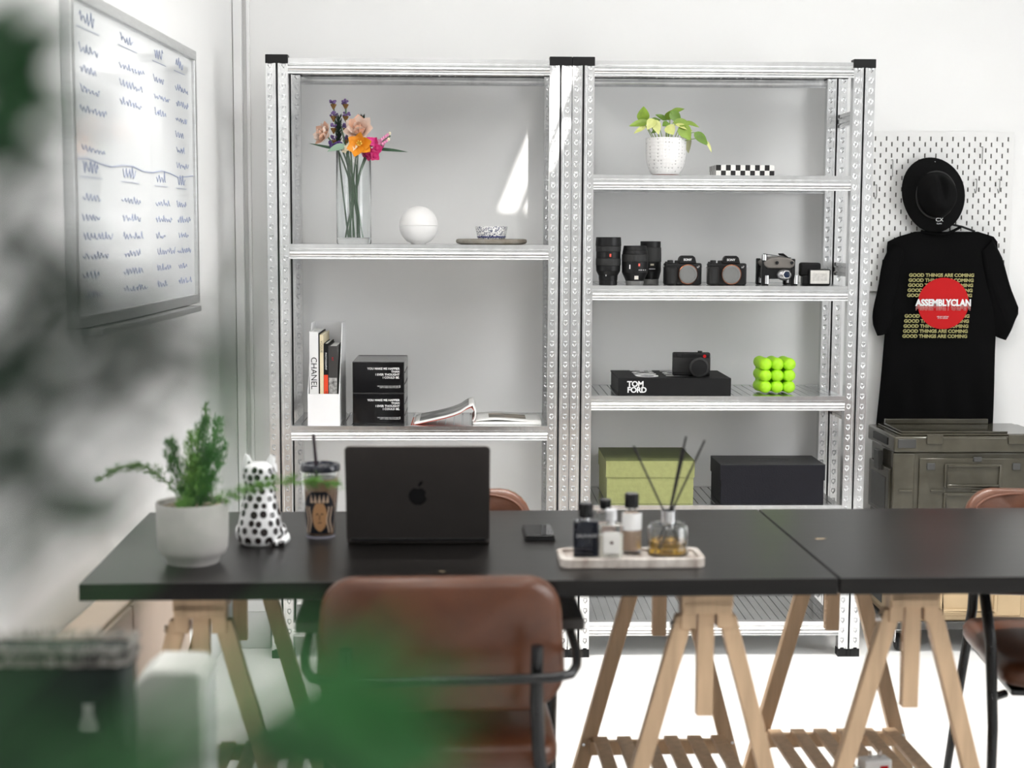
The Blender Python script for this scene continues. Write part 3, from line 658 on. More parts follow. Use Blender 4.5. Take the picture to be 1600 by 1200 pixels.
for k, (px, py) in enumerate(((576, 236), (584, 222), (589, 232), (577, 243), (586, 244), (592, 230), (570, 238), (579, 221), (593, 226))):
    c = V(px, py, .10+.02*rl.random())-Vector((0, 0, .0225)); b = MB(); b.ell(c, (.010, .009, .010), 9, 6)
    for j in range(4): leafn(b, c, (math.cos(j*1.57+k), -.4, math.sin(j*1.57+k)), (0, -1, .2), .020, .020, droop=.2)
    b.build('blossom', MAG if k < 5 else PINK if k > 7 else mat('bright_magenta_petal', (.75, .05, .28), .4, noise=.1), t, smooth=80)
MB().tube([h, V(600, 220, .1)-Vector((0, 0, .0225)), V(610, 212, .1)-Vector((0, 0, .0225))], .004, 6, [.004, .0045, .003]).build('spike', STEMG, t, smooth=80)
for k in range(9):
    c = V(596+k*1.6, 222-k*1.2+(4 if k % 2 else -4), .095)-Vector((0, 0, .0225)); MB().ell(c, (.005, .004, .006), 7, 5).build('bud', PINK if k < 7 else CRM, t, smooth=80)
t, h = flower('violet_sprig', 'deep violet flower cluster at the left rim of the vase', V(524, 225, .12), (.02, -.01)); mb = MB()
for k in range(26): mb.ell(h+Vector(((rl.random()-.5)*.045, (rl.random()-.5)*.02, (rl.random()-.5)*.016)), (.005, .005, .006), 6, 5)
mb.build('floret', DPURP, t, smooth=80)
t, h = flower('daisy', 'small cream blossoms at the front rim of the vase', V(546, 231, .085), (.0, -.03))
for k in range(5):
    c = h+Vector(((k-2)*.008, -.004*(k % 2), ((k*7) % 5-2)*.004))
    for j in range(5):
        b = MB(); leafn(b, c, (math.cos(j*1.256), -.3, math.sin(j*1.256)), (0, -1, .2), .012, .011, droop=.1, nu=2, nv=3); b.build('petal', CRM, t, smooth=80)
def blade(head, foot, base, L_, d, lab, W_=.02, m_=LEAFG, droop=.3, roll=0):
    t = thing('leaf_spray', lab, 'leaf', (VX, VY, vz+.0225), 0, FG); b = Vector(base)-Vector((0, 0, .0225))
    MB().tube(bez((foot[0], foot[1], .002), (b.x*.4, b.y*.5, .26), b, 8), .003, 7).build('stem', STEMG, t, smooth=80)
    mb = MB(); leafn(mb, b, d, (0, -.8, .6), L_, W_, droop=droop, fold=.3, nv=10); mb.build('blade', m_, t, smooth=80)
blade(None, (.02, .02), V(541, 236, .12), .128, (-1, 0, .18), 'long narrow green leaf sticking out left of the vase', .012, mat('deep_leaf', (.03, .085, .04), .45, noise=.2), -.03)
blade(None, (-.03, .01), V(578, 233, .12), .130, (1, 0, -.02), 'long narrow green leaf sticking out right of the vase', .014, mat('deep_leaf', (.03, .085, .04), .45), .08)
blade(None, (.03, -.01), V(541, 229, .085), .068, (-1, -.1, -.1), 'broad pale sage leaf folded over the front left rim', .030, mat('pale_sage', (.30, .45, .33), .5, noise=.1), .25, .7)

c = at(654, 351, .14)
t = thing('globe_jar', 'round matte white globe jar beside the flower vase', 'jar', (c.x, .14, ZL1), 0)
R0 = .0655; prof = []
for k in range(0, 13): a = -math.pi/2*.80+k*(math.pi/2*.80)/12; prof.append((R0*math.cos(a), .062+R0*math.sin(a)))
prof = [(0, 0), (.024, 0), (.026, .004)]+[p for p in prof if p[1] > .006]
CER = mat('matte_white_ceramic', (.86, .85, .84), .55, noise=.03, scale=30)
MB().lathe(prof, 40).build('jar_bowl', CER, t, smooth=50)
MB().lathe([(R0, .0635)]+[(R0*math.cos(a), .0635+R0*math.sin(a)) for a in [k*math.pi/2/12 for k in range(1, 12)]]+[(0, .0635+R0)], 40).build('jar_lid', CER, t, smooth=50)
c = at(768, 366, .13)
o = MB(); n = 40
o.lathe([(0, 0), (.105, 0), (.118, .004), (.121, .010), (.119, .017), (.112, .019), (0, .019)], 40).build('stone_disc', mat('grey_stone', (.30, .28, .25), .7, noise=.5, scale=25, bump=.4, bscale=60, col2=(.20, .17, .13)), smooth=50, loc=(c.x, .145, ZL1))
tag(bpy.data.objects['stone_disc'], 'round rough grey stone plate under the speckled bowl', 'plate')
# speckled bowl
def speckle_mat():
    m = bpy.data.materials.new('blue_speckle_glaze'); m.use_nodes = True; nt = m.node_tree; b = nt.nodes['Principled BSDF']; b.inputs['Roughness'].default_value = .25
    tc = nt.nodes.new('ShaderNodeTexCoord'); nz = nt.nodes.new('ShaderNodeTexNoise'); nz.inputs['Scale'].default_value = 260; nz.inputs['Detail'].default_value = 1
    rp = nt.nodes.new('ShaderNodeValToRGB'); rp.color_ramp.interpolation = 'CONSTANT'; rp.color_ramp.elements[0].color = (.05, .06, .13, 1); rp.color_ramp.elements[1].position = .46; rp.color_ramp.elements[1].color = (.85, .85, .84, 1)
    nt.links.new(tc.outputs['Object'], nz.inputs[0]); nt.links.new(nz.outputs['Fac'], rp.inputs[0]); nt.links.new(rp.outputs[0], b.inputs['Base Color']); return m
t = thing('speckled_bowl', 'small blue speckled white bowl on the stone plate', 'bowl', (c.x, .145, ZL1+.019), 0)
MB().lathe([(0, 0), (.045, 0), (.048, .006), (.0545, .040), (.053, .042), (.0515, .040), (.045, .009), (0, .008)], 36).build('bowl_wall', speckle_mat(), t, smooth=50)
MB().lathe([(.0485, .0045), (.0492, .0055), (.0492, .008), (.0487, .0088)], 36).build('foot_line', mat('navy_glaze', (.02, .03, .15), .3, noise=.1), t)

# ---------------------------------------------------------------- flower rack, lower shelf
LY = .03
a, b = at(481, 662, LY), at(531, 662, LY)
MFW = b.x-a.x; MH, MD = .335, .26
mf = thing('magazine_file', 'white cardboard magazine file full of books on the rack shelf', 'magazine file', (a.x, LY, ZL2), 0)
side = [(0, 0), (MD, 0), (MD, MH), (.14, MH), (0, .105)]
def side_panel(x, th): return MB().prism([(p[0], p[1]) for p in side], th, Matrix(((0, 0, 1), (1, 0, 0), (0, 1, 0))), (x, 0, 0))
CARD = mat('white_card', (.84, .84, .85), .5, noise=.02)
side_panel(0, .003).build('side_panel', CARD, mf); side_panel(MFW-.003, .003).build('side_panel', CARD, mf)
MB().bb((.003, 0, 0), (MFW-.003, .003, .105)).build('front_panel', CARD, mf); MB().bb((.003, MD-.003, 0), (MFW-.003, MD, MH)).build('back_panel', CARD, mf); MB().bb((.003, .003, 0), (MFW-.003, MD-.003, .003)).build('base_panel', CARD, mf)
BG = 'books in the magazine file'
def book(x0, x1, h, mat_, lab, y0=.010, dep=.215, txt=None, tm=None, tsz=.02, toff=0., extra=None):
    t = thing('book', lab, 'book', (a.x+x0, LY+y0, ZL2+.0035), 0, BG)
    wd = x1-x0
    MB().bb((0, 0, 0), (wd, .0025, h)).build('spine', mat_, t, bevel=.0008); MB().bb((0, .0025, 0), (.0022, dep, h)).build('cover', mat_, t); MB().bb((wd-.0022, .0025, 0), (wd, dep, h)).build('cover', mat_, t)
    MB().bb((.0022, .003, .003), (wd-.0022, dep-.003, h-.003)).build('pages', PAPER, t)
    if txt:
        text('spine_title', txt, tsz, tm, t, (wd/2-tsz*.33, -.0006, h-toff), (math.pi/2, math.pi/2, 0))
    return t
W_ = MFW-.006
book(.006, .036, .310, mat('white_book_cloth', (.84, .84, .84), .45, noise=.03), 'thick white book with black spine lettering in the magazine file', txt='CHANEL', tm=INKK, tsz=.028, toff=.085)
book(.0365, .0405, .305, INKK, 'very thin black booklet beside the thick white book')
book(.041, .053, .300, mat('cream_cover', (.80, .70, .48), .5, noise=.08), 'cream magazine with grey title in the magazine file', txt='VOGUE', tm=mat('grey_ink', (.25, .22, .16), .6, noise=.05), tsz=.012, toff=.02)
t = book(.0535, .069, .270, BLKMAT, 'slim black book with red lower spine in the magazine file', txt='PHOTOGRAPHY', tm=INKW, tsz=.008, toff=.03)
MB().bb((.0005, -.0008, 0), (.0145, .0, .165)).build('spine_band', mat('vermilion_cover', (.78, .07, .02), .5, noise=.05), t); text('spine_title', 'STREET', .009, INKK, t, (.005, -.0012, .11), (math.pi/2, math.pi/2, 0))
t = book(.0695, .099, .262, mat('charcoal_cover', (.045, .043, .042), .5, noise=.15), 'thick charcoal book with grey photo band in the magazine file')
MB().bb((.001, -.0008, .0), (.0285, .0, .155)).build('spine_photo', mat('grey_photo_print', (.45, .44, .43), .5, noise=.8, scale=90), t); text('spine_title', 'NY', .009, RED, t, (.011, -.0012, .225), (math.pi/2, math.pi/2, 0))
# stacked drawer boxes
a2, b2 = at(551, 661, .045), at(632, 661, .045); dw = b2.x-a2.x
SMOKE = mat('smoked_plastic', (.16, .155, .15), .2, noise=.15, trans=.35)
for k, (lab) in enumerate(('lower black drawer box with white lettering on the rack shelf', 'upper black drawer box with white lettering, stacked on its twin')):
    z0 = ZL2+k*.1065; t = thing('drawer_box', lab, 'box', (a2.x, .045, z0), 0, 'stacked drawer boxes')
    hh = .1055
    c_ = MB(); c_.bb((0, .004, 0), (.004, .27, hh)); c_.bb((dw-.004, .004, 0), (dw, .27, hh)); c_.bb((.004, .004, 0), (dw-.004, .27, .004)); c_.bb((.004, .004, hh-.004), (dw-.004, .27, hh)); c_.bb((.004, .266, .004), (dw-.004, .27, hh-.004)); c_.build('shell', SMOKE, t, bevel=.001)
    MB().bb((.001, 0, .001), (dw-.001, .0042, hh-.001)).build('drawer_front', BLKGL, t, bevel=.001)
    MB().bb((.006, .006, .005), (dw-.006, .26, hh-.012)).build('drawer_tray', mat('dark_tray', (.03, .03, .03), .4, noise=.1), t)
    for j in (.25, .62): MB().bb((dw, .03, hh*j), (dw+.0012, .24, hh*j+.004)).build('side_rib', BLKPL, t)
    text('slogan', 'YOU MAKE ME HAPPIER\nTHAN\nI EVER THOUGHT\nI COULD BE.', .0100, INKW, t, (dw-.016, -.0005, hh-.026), align='RIGHT', bold=.0002, sx=1.02)
    text('small_print', 'FOR EVERYTHING YOU LOVE MOST\nKEEP IT INSIDE THIS LITTLE BOX', .0045, INKW, t, (dw-.018, -.0005, .022), align='RIGHT')
    MB().bb((dw-.016, -.0006, .0185), (dw-.0145, 0, .0265)).build('print_mark', INKW, t)
# open magazine
mg = thing('open_magazine', 'magazine lying open with one page curling up on the rack shelf', 'magazine', (0, 0, ZL2), 0)
def PM_(px, y): return at(px, 660, y).x
x0, x1, xm = PM_(648, .08), PM_(845, .08), PM_(741, .08)
MB().bb((xm-.005, .04, 0), (x1, .27, .010)).build('page_block', PAPER, mg, bevel=.002)
def pg(u, v):
    x = xm+(x1-xm)*u; return Vector((x, .042+.226*v, .0105+.010*math.sin(math.pi*min(1, u*1.2))*(1-u)))
MB().grid(16, 4, pg).build('right_page', PAPER, mg, smooth=80, solid=.0006)
MB().grid(8, 3, lambda u, v: pg(.22+.56*u, .30+.5*v)+Vector((0, 0, .0009))).build('photo_print', mat('brown_photo_print', (.14, .13, .11), .5, noise=.7, scale=16, col2=(.40, .32, .25)), mg, smooth=80)
def curl(u, v):
    s = u                                               # rolls up from the spine, peaks close to it, then slopes down to the left
    if s < .14: a_ = s/.14*math.pi*.62; x = xm-.006+.010*math.sin(a_*1.3); z = .012+.052*(1-math.cos(a_))/1.37
    else: k = (s-.14)/.86; x = xm-.004-(xm-x0-.004)*k; z = .004+.064*(1-k)**1.1*(1-.25*math.sin(math.pi*k)) + .004*math.sin(math.pi*min(1, k*5))
    return Vector((x, .035+.225*v, z))
MB().grid(28, 4, curl).build('left_pages', PAPER, mg, smooth=80, solid=.006)
MB().grid(20, 3, lambda u, v: curl(.20+.72*u, .04+.9*v)+Vector((-.001, -.001, .0042))).build('photo_print', mat('grey_photo_spread', (.10, .10, .10), .5, noise=.7, scale=14, col2=(.42, .42, .41)), mg, smooth=80)
MB().grid(24, 4, lambda u, v: curl(.04+.96*u*1.0, v)+Vector((-.012*u, 0, -.0075+.001*u)) if u > .0 else curl(.04, v)+Vector((0, 0, -.0075))).build('red_cover', mat('coral_cover', (.78, .13, .07), .4, noise=.05), mg, smooth=80, solid=.0008)
# bottom shelf paper stacks and a box standing beside the rack
for k, (z0, h, dx, l) in enumerate(((0, .030, 0, 'bottom white paper stack on the lowest rack shelf'), (.031, .022, .01, 'middle white paper stack on the lowest rack shelf'), (.054, .028, -.006, 'top white paper stack on the lowest rack shelf'))):
    mb = MB(); n = 6
    for j in range(n): mb.bb((.09+dx+random.uniform(-.004, .004), .04+random.uniform(-.004, .004), ZL3+z0+j*h/n), (.36+dx, .30, ZL3+z0+(j+.93)*h/n))
    tag(mb.build('paper_stack', PAPER), l, 'paper', 'paper stacks under the flower rack')
t = thing('floor_box', 'pale grey lidded box on the floor in the corner beside the rack', 'box', (-.135, .12, 0), 0)
MB().bb((0, 0, 0), (.115, .28, .16)).build('box_base', mat('pale_grey_card', (.6, .6, .6), .6, noise=.05), t, bevel=.003); MB().bb((-.003, -.003, .13), (.118, .283, .175)).build('box_lid', mat('light_grey_card', (.7, .7, .7), .6, noise=.05), t, bevel=.003)

# ---------------------------------------------------------------- camera rack, shelf with pothos
c = at(1040, 270, .09)
pp = thing('potted_pothos', 'variegated pothos in a dimpled white pot on the rack shelf', 'potted plant', (c.x, .09, ZA), 0)
def dimple_pot():
    m = bpy.data.materials.new('white_dimpled_glaze'); m.use_nodes = True; nt = m.node_tree; b = nt.nodes['Principled BSDF']; b.inputs['Roughness'].default_value = .35
    tc = nt.nodes.new('ShaderNodeTexCoord'); vo = nt.nodes.new('ShaderNodeTexVoronoi'); vo.inputs['Scale'].default_value = 85; vo.inputs['Randomness'].default_value = .25
    rp = nt.nodes.new('ShaderNodeValToRGB'); rp.color_ramp.elements[0].color = (.45, .44, .43, 1); rp.color_ramp.elements[0].position = .12; rp.color_ramp.elements[1].position = .3; rp.color_ramp.elements[1].color = (.84, .83, .82, 1)
    nt.links.new(tc.outputs['Object'], vo.inputs[0]); nt.links.new(vo.outputs['Distance'], rp.inputs[0]); nt.links.new(rp.outputs[0], b.inputs['Base Color'])
    bp = nt.nodes.new('ShaderNodeBump'); bp.inputs['Strength'].default_value = .4; bp.inputs['Distance'].default_value = .003; nt.links.new(vo.outputs['Distance'], bp.inputs['Height']); nt.links.new(bp.outputs[0], b.inputs['Normal']); return m
MB().lathe([(0, .004), (.046, .004), (.054, .014), (.062, .035), (.067, .065), (.068, .124), (.0655, .126), (.063, .122), (.062, .104), (0, .104)], 40).build('pot', dimple_pot(), pp, smooth=50)
MB().lathe([(0, 0), (.043, 0), (.045, .0042), (0, .0042)], 32).build('pot_foot', mat('terracotta_foot', (.25, .07, .05), .7, noise=.2), pp)
SOIL = mat('dark_soil', (.05, .035, .025), .9, noise=.5, scale=80, bump=.6, bscale=120)
MB().lathe([(0, .112), (.03, .111), (.062, .106)], 24).build('soil', SOIL, pp)
LIME = mat('lime_leaf', (.26, .40, .05), .4, noise=.3, scale=30); LEM = mat('pale_lemon_leaf', (.66, .68, .28), .45, noise=.2, scale=30, col2=(.5, .55, .15)); LG2 = mat('fresh_green_leaf', (.16, .29, .04), .4, noise=.3, scale=30)
def PL(px, py, y=.09): q = at(px, py, y); return Vector((q.x-pp.location.x, q.y-.09, q.z-ZA))
for (bx, by, tx, ty, wd, mm_, yo, dr, rl_) in ((1004, 190, 1006, 168, .034, LIME, .07, .1, 1.3), (1014, 190, 985, 195, .022, LIME, .06, .1, .5), (1016, 192, 1030, 186, .022, LG2, .11, .2, .6), (1009, 197, 992, 206, .013, LEM, .05, .2, .5),
    (1022, 186, 1012, 200, .026, LEM, .04, .2, 1.2), (1023, 187, 1029, 208, .024, LEM, .04, .1, 1.0), (1041, 187, 1026, 179, .016, LG2, .09, .1, .8), (1041, 187, 1050, 173, .022, LIME, .10, .1, 1.0), (1048, 175, 1068, 170, .016, LIME, .10, .05, .7),
    (1048, 174, 1063, 190, .028, LG2, .07, .3, 1.1), (1045, 192, 1036, 196, .02, LG2, .06, .1, .8), (1043, 196, 1052, 209, .030, LEM, .03, .1, 1.2), (1052, 191, 1078, 193, .026, LIME, .06, .1, .7), (1055, 194, 1082, 200, .014, LEM, .05, .3, .6), (1070, 190, 1092, 196, .013, LIME, .09, .2, .6),
    (1063, 196, 1078, 217, .036, LIME, .05, .1, 1.1), (1074, 208, 1075, 237, .022, mat('pale_leaf_back', (.5, .5, .3), .5, noise=.2), .11, .1, 1.2), (1085, 207, 1106, 224, .026, LG2, .05, .25, 1.0), (1104, 220, 1112, 236, .008, LEM, .05, .2, .8), (1030, 200, 1019, 207, .014, LG2, .06, .1, .9)):
    b_, e_ = PL(bx, by, yo), PL(tx, ty, yo-.02); mb = MB(); leafn(mb, b_, e_-b_, (random.uniform(-.35, .35), -1, .25+.5*(1.2-rl_)), (e_-b_).length*1.08, wd*1.25, droop=dr, fold=.25, nv=9)
    lf = mb.build('leaf', mm_, pp, smooth=80)
    foot = Vector((max(-.045, min(.045, b_.x*.5)), max(-.03, min(.03, b_.y)), .11))
    MB().tube(bez(foot, (b_+foot)/2+Vector((b_.x*.1, 0, .02)), b_, 6), .0013, 5).build('leaf_stalk', LIME, lf, smooth=80)
# checker box
a, b = at(1119, 265, .07), at(1210, 265, .07)
def checker_mat(nx, L_, h_):
    m = bpy.data.materials.new('black_white_checker'); m.use_nodes = True; nt = m.node_tree; bb_ = nt.nodes['Principled BSDF']; bb_.inputs['Roughness'].default_value = .3
    tc = nt.nodes.new('ShaderNodeTexCoord'); mp = nt.nodes.new('ShaderNodeMapping'); mp.inputs['Scale'].default_value = (nx/L_, nx/L_, 2/h_); mp.inputs['Location'].default_value = (.0001, .5, .001)
    ck = nt.nodes.new('ShaderNodeTexChecker'); ck.inputs['Scale'].default_value = 1; ck.inputs['Color1'].default_value = (.012, .011, .011, 1); ck.inputs['Color2'].default_value = (.80, .79, .76, 1)
    nt.links.new(tc.outputs['Object'], mp.inputs[0]); nt.links.new(mp.outputs[0], ck.inputs[0]); nt.links.new(ck.outputs[0], bb_.inputs['Base Color']); return m
t = thing('checker_tray', 'black and white checkered box on the rack shelf beside the pothos', 'box', (a.x, .07, ZA), 0)
wdt = b.x-a.x; hgt = .037
mb = MB(); th = .006
mb.bb((0, 0, 0), (wdt, th, hgt)); mb.bb((0, .14-th, 0), (wdt, .14, hgt)); mb.bb((0, th, 0), (th, .14-th, hgt)); mb.bb((wdt-th, th, 0), (wdt, .14-th, hgt)); mb.build('tray_wall', checker_mat(12, wdt, hgt), t)
MB().bb((th, th, 0), (wdt-th, .14-th, .004)).build('tray_base', WHITE, t)

# ---------------------------------------------------------------- camera shelf
RIB = mat('ribbed_rubber', (.018, .018, .018), .6, bump=.3, bscale=600)
def lens(cx, y, w_, h_, kind, lab):
    R = w_/2; t = thing('camera_lens', lab, 'lens', (cx, y, ZB), 0, 'black camera lenses')
    if kind == 0: seg = [('mount_cap', 0, .10, .70, .70), ('barrel', .10, .20, .72, .74), ('barrel_flare', .20, .30, .75, .93), ('barrel', .30, .41, .93, .95), ('zoom_ring', .41, .56, .97, .97), ('barrel', .56, .70, .95, .95), ('focus_ring', .70, .82, .97, .97), ('front_hood', .82, 1.0, 1.0, .96)]
    elif kind == 1: seg = [('mount_cap', 0, .11, .66, .70), ('barrel_flare', .11, .32, .70, .97), ('barrel', .32, .60, .98, 1.0), ('focus_ring', .60, .78, 1.0, 1.0), ('barrel', .78, .88, .97, .93), ('front_rim', .88, 1.0, .92, .86)]
    else: seg = [('mount_cap', 0, .12, .78, .78), ('barrel_flare', .12, .30, .80, .97), ('barrel', .30, .52, .97, .98), ('focus_ring', .52, .86, 1.0, .97), ('front_rim', .86, 1.0, .92, .92)]
    for nm, z0, z1, r0, r1 in seg:
        m_ = RIB if 'ring' in nm else GRAYG if (nm == 'mount_cap' and kind) else BLKPL
        e = .0012 if 'ring' in nm else .0006
        MB().lathe([(0, z0*h_), (r0*R-e, z0*h_), (r0*R, z0*h_+e), (r1*R, z1*h_-e), (r1*R-e, z1*h_), (0, z1*h_)], 32).build(nm, m_, t, smooth=40)
    def badge(zf, wd, hh, m_, nm, xo=.0):
        rr_ = R*1.0+.0004; a0 = xo/rr_-math.pi/2
        MB().grid(4, 1, lambda u, v: Vector((rr_*math.cos(a0+(u-.5)*wd/rr_), rr_*math.sin(a0+(u-.5)*wd/rr_), zf*h_+(v-.5)*hh))).build(nm, m_, t)
    GRED = mat('red_badge', (.75, .10, .07), .4, noise=.1)
    if kind == 0: badge(.625, .006, .010, GRED, 'red_badge', .003); text('lens_mark', 'E', .008, INKW, t, (-.012, -R*.80, .030))
    if kind == 1:
        badge(.52, .006, .009, GRED, 'red_badge', .010); badge(.47, .004, .014, INKW, 'lens_mark', -.022); text('aperture_scale', 'A 22 16 11', .0055, INKW, t, (.008, -R*1.0, .050)); MB().bb((-.005, -R*.88, .020), (.008, -R*.80, .032)).build('mount_switch', mat('pale_switch', (.7, .68, .62), .4, noise=.05), t)
    if kind == 2: badge(.46, .012, .006, mat('beige_mark', (.5, .45, .35), .5, noise=.05), 'lens_mark', .002); badge(.36, .022, .002, INKW, 'lens_mark', .002)
    return t
p1 = at(950, 443, .06); lens(p1.x, .06, .0870, .160, 0, 'tallest black zoom lens, standing at the left end of the camera shelf')
p2 = at(991.5, 443, .06); lens(p2.x, .058, .0890, .132, 1, 'short wide black lens with white aperture numbers, second on the camera shelf')
p3 = at(1017, 443, .14); lens(p3.x, .165, .0760, .146, 2, 'black lens standing behind the short wide lens on the camera shelf')
GRIP = mat('pebbled_grip', (.012, .012, .012), .55, bump=.4, bscale=900)
COPPER = mat('copper_ring', (.75, .30, .16), .25, 1., noise=.1)
def slr(cx, w_, lab, flip, rz):
    t = thing('mirrorless_camera', lab, 'camera', (cx, .085, ZB), rz, 'black camera bodies with capped mounts')
    w2 = w_/2; h_ = .074
    MB().bb((-w2, -.005, 0), (w2, .035, h_)).build('body_shell', BLKPL, t, bevel=.006, seg=3)
    g = [(-.024, -.028), (-.010, -.034), (.006, -.030), (.014, -.012), (.014, .0), (-.024, .0)]
    MB().prism([(p[0]*1.05, p[1]) for p in g], h_*.82, None, (-w2+.024, -.004, .001)).build('hand_grip', GRIP, t, bevel=.007, seg=3)
    hx = .012 if not flip else .012
    hump = [(-.030, 0), (.032, 0), (.026, .022), (.018, .027), (-.018, .027), (-.024, .020)]
    MB().prism(hump, .038, Matrix(((1, 0, 0), (0, 0, 1), (0, 1, 0))), (hx, -.008, h_-.002)).build('viewfinder_hump', BLKPL, t, bevel=.003)
    lg = text('maker_lettering', 'SONY', .0105, INKW, t, (hx, -.0090, h_+.008), align='CENTER', bold=.0003)
    R90 = Matrix.Rotation(math.pi/2, 3, 'X'); cc = (.014, -.005, .036)
    MB().lathe([(.0335, 0), (.0335, .006), (.0322, .007), (.0318, .004)], 40, cc, R90).build('mount_ring', COPPER, t, smooth=40)
    MB().lathe([(0, 0), (.0309, 0), (.0309, .0085), (.029, .010), (.024, .010), (.0235, .009), (.0, .009)], 40, cc, R90).build('body_cap', GRAYG, t, smooth=40)
    for x, r, h2, nm in ((-w2+.020, .010, .011, 'shutter_dial'), (-w2+.044, .009, .010, 'mode_dial'), (-w2+.008, .006, .006, 'front_dial')): MB().lathe([(r, 0), (r, h2), (r*.8, h2+.0015)], 20, (x, .013, h_-.003)).build(nm, RIB, t)
    for x in (-w2-.002, w2+.002): MB().box((x, .012, h_-.012), (.006, .004, .008)).build('strap_lug', STEEL, t)
    text('model_mark', 'a7', .010, INKW, t, (w2-.018, -.0056, h_-.016)); return t
c1 = at(1067.5, 443, .085); slr(c1.x, .126, 'black mirrorless camera body next to the lenses', 0, .08)
c2 = at(1135.5, 443, .085); slr(c2.x, .132, 'black mirrorless camera body beside the folded drone', 1, -.05)
# drone
c = at(1213, 446, .075); dr = thing('folded_drone', 'folded grey camera drone on the camera shelf', 'drone', (c.x, .075, ZB), 0)
DRG = mat('taupe_grey_shell', (.17, .155, .14), .4, noise=.1)
poly = [(-.050, .066), (-.036, .058), (.040, .058), (.052, .066), (.054, .080), (.038, .092), (.0, .098), (-.030, .093), (-.054, .080)]
MB().prism(poly, .12, Matrix(((1, 0, 0), (0, 0, 1), (0, 1, 0))), (.004, -.02, 0)).build('shell', DRG, dr, bevel=.005, seg=3)
MB().bb((-.045, -.010, .022), (.050, .10, .062)).build('belly', BLKPL, dr, bevel=.005)
for x in (-.004, .046): MB().lathe([(.0, .0), (.0055, 0), (.0055, .004), (0, .005)], 16, (x, -.021, .077), Matrix.Rotation(math.pi/2, 3, 'X')).build('sensor_eye', BLKGL, dr)
MB().ell((.022, -.018, .036), (.026, .016, .019), 16, 10).build('gimbal_housing', mat('silver_grey', (.42, .42, .43), .22, .8, noise=.2), dr, smooth=60)
g = MB().lathe([(.0, 0), (.015, 0), (.015, .012), (.012, .014), (.012, .011), (0, .011)], 6, (.026, -.030, .038), Matrix.Rotation(math.pi/2, 3, 'X')).build('camera_barrel', STEEL, dr)
MB().lathe([(0, 0), (.011, 0), (0, .003)], 20, (.026, -.042, .038), Matrix.Rotation(math.pi/2, 3, 'X')).build('glass_eye', mat('deep_blue_glass', (.01, .02, .05), .03, noise=.1), g)
for x, y in ((-.046, -.018), (.048, .08), (-.046, .08), (.054, -.012)):
    arm = MB().box((x, y+.01, .045), (.014, .02, .09)).build('folded_arm', BLKPL, dr, bevel=.003)
    MB().cyl((x+.009, y-.002, .006), (x+.009, y-.002, .034), .0085, n=16).build('motor', STEEL, arm); MB().cyl((x+.009, y-.002, .0), (x+.009, y-.002, .006), .006, n=12).build('foot_pad', BLKPL, arm)
MB().cyl((-.045, -.012, .085), (-.045, -.012, .104), .009, n=16).build('motor', STEEL, dr)
MB().add(*((lambda A: (A, [(0, 1, 2, 3), (4, 7, 6, 5), (0, 4, 5, 1), (1, 5, 6, 2), (2, 6, 7, 3), (3, 7, 4, 0)]))([(-.050, -.016, .106), (-.04, -.022, .104), (.046, -.012, .092), (.044, .004, .092), (-.050, -.016, .108), (-.04, -.022, .106), (.046, -.012, .094), (.044, .004, .094)]))).build('propeller', BLKPL, dr)
MB().add(*((lambda A: (A, [(0, 1, 2, 3), (4, 7, 6, 5), (0, 4, 5, 1), (1, 5, 6, 2), (2, 6, 7, 3), (3, 7, 4, 0)]))([(.008, .02, .106), (.026, .02, .106), (.048, .05, .094), (.02, .06, .1), (.008, .02, .108), (.026, .02, .108), (.048, .05, .096), (.02, .06, .102)]))).build('propeller', BLKPL, dr)
# flash
c = at(1274, 446, .075); fl = thing('camera_flash', 'small black camera flash with clear panel at the right end of the shelf', 'flash', (c.x, .075, ZB), -.08)
MB().bb((-.052, .0, .03), (.018, .05, .077)).build('flash_body', BLKMAT, fl, bevel=.008, seg=3); MB().bb((-.044, -.006, .004), (-.018, .045, .034)).build('swivel_base', BLKPL, fl, bevel=.003)
MB().bb((-.026, -.022, .002), (.048, .04, .056)).build('flash_head', BLKPL, fl, bevel=.005); MB().bb((-.021, -.0245, .007), (.043, -.021, .052)).build('flash_window', mat('frosted_fresnel', (.72, .70, .66), .15, noise=.15, scale=60, bump=.3, bscale=200), fl, bevel=.003)
MB().bb((-.013, -.0252, .016), (.035, -.0244, .042)).build('fresnel_centre', mat('frosted_fresnel_inner', (.62, .60, .57), .1, noise=.2, scale=120, bump=.5, bscale=300), fl)
MB().bb((-.045, -.002, 0), (.046, .04, .004)).build('foot_plate', BLKPL, fl)

# ---------------------------------------------------------------- book box, compact camera, green sculpture
a, b = at(966, 617, .035), at(1142, 617, .035)
bx = thing('slipcase_book', 'large black slipcase book with white block lettering under the compact camera', 'book', (a.x, .035, ZCc), 0)
bw, bh, bd_ = b.x-a.x, .057, .29
MB().bb((0, .003, 0), (bw, bd_, .004)).build('back_cover', BLKMAT, bx); MB().bb((0, .003, bh-.004), (bw, bd_, bh)).build('front_cover', BLKMAT, bx)
MB().bb((0, 0, 0), (bw, .004, bh)).build('spine', BLKMAT, bx, bevel=.001); MB().bb((.002, .004, .004), (bw-.002, bd_-.003, bh-.004)).build('page_block', mat('black_edge_pages', (.03, .03, .03), .6, noise=.2), bx)
text('spine_lettering', 'TOM', .026, INKW, bx, (.030, -.0006, .0285), bold=.0008, space=.95)
text('spine_lettering', 'FORD', .026, INKW, bx, (.030, -.0006, .0085), bold=.0008, space=.93)
text('cover_lettering', 'TOM\nFORD', .105, INKW, bx, (.175, .285, bh+.0004), (0, 0, -math.pi/2), bold=.003, sx=.9)
c = at(1081, 585, .10); lc = thing('compact_camera', 'black compact camera with red dot lying on the slipcase book', 'camera', (c.x, .11, ZCc+bh+.0008), -.04)
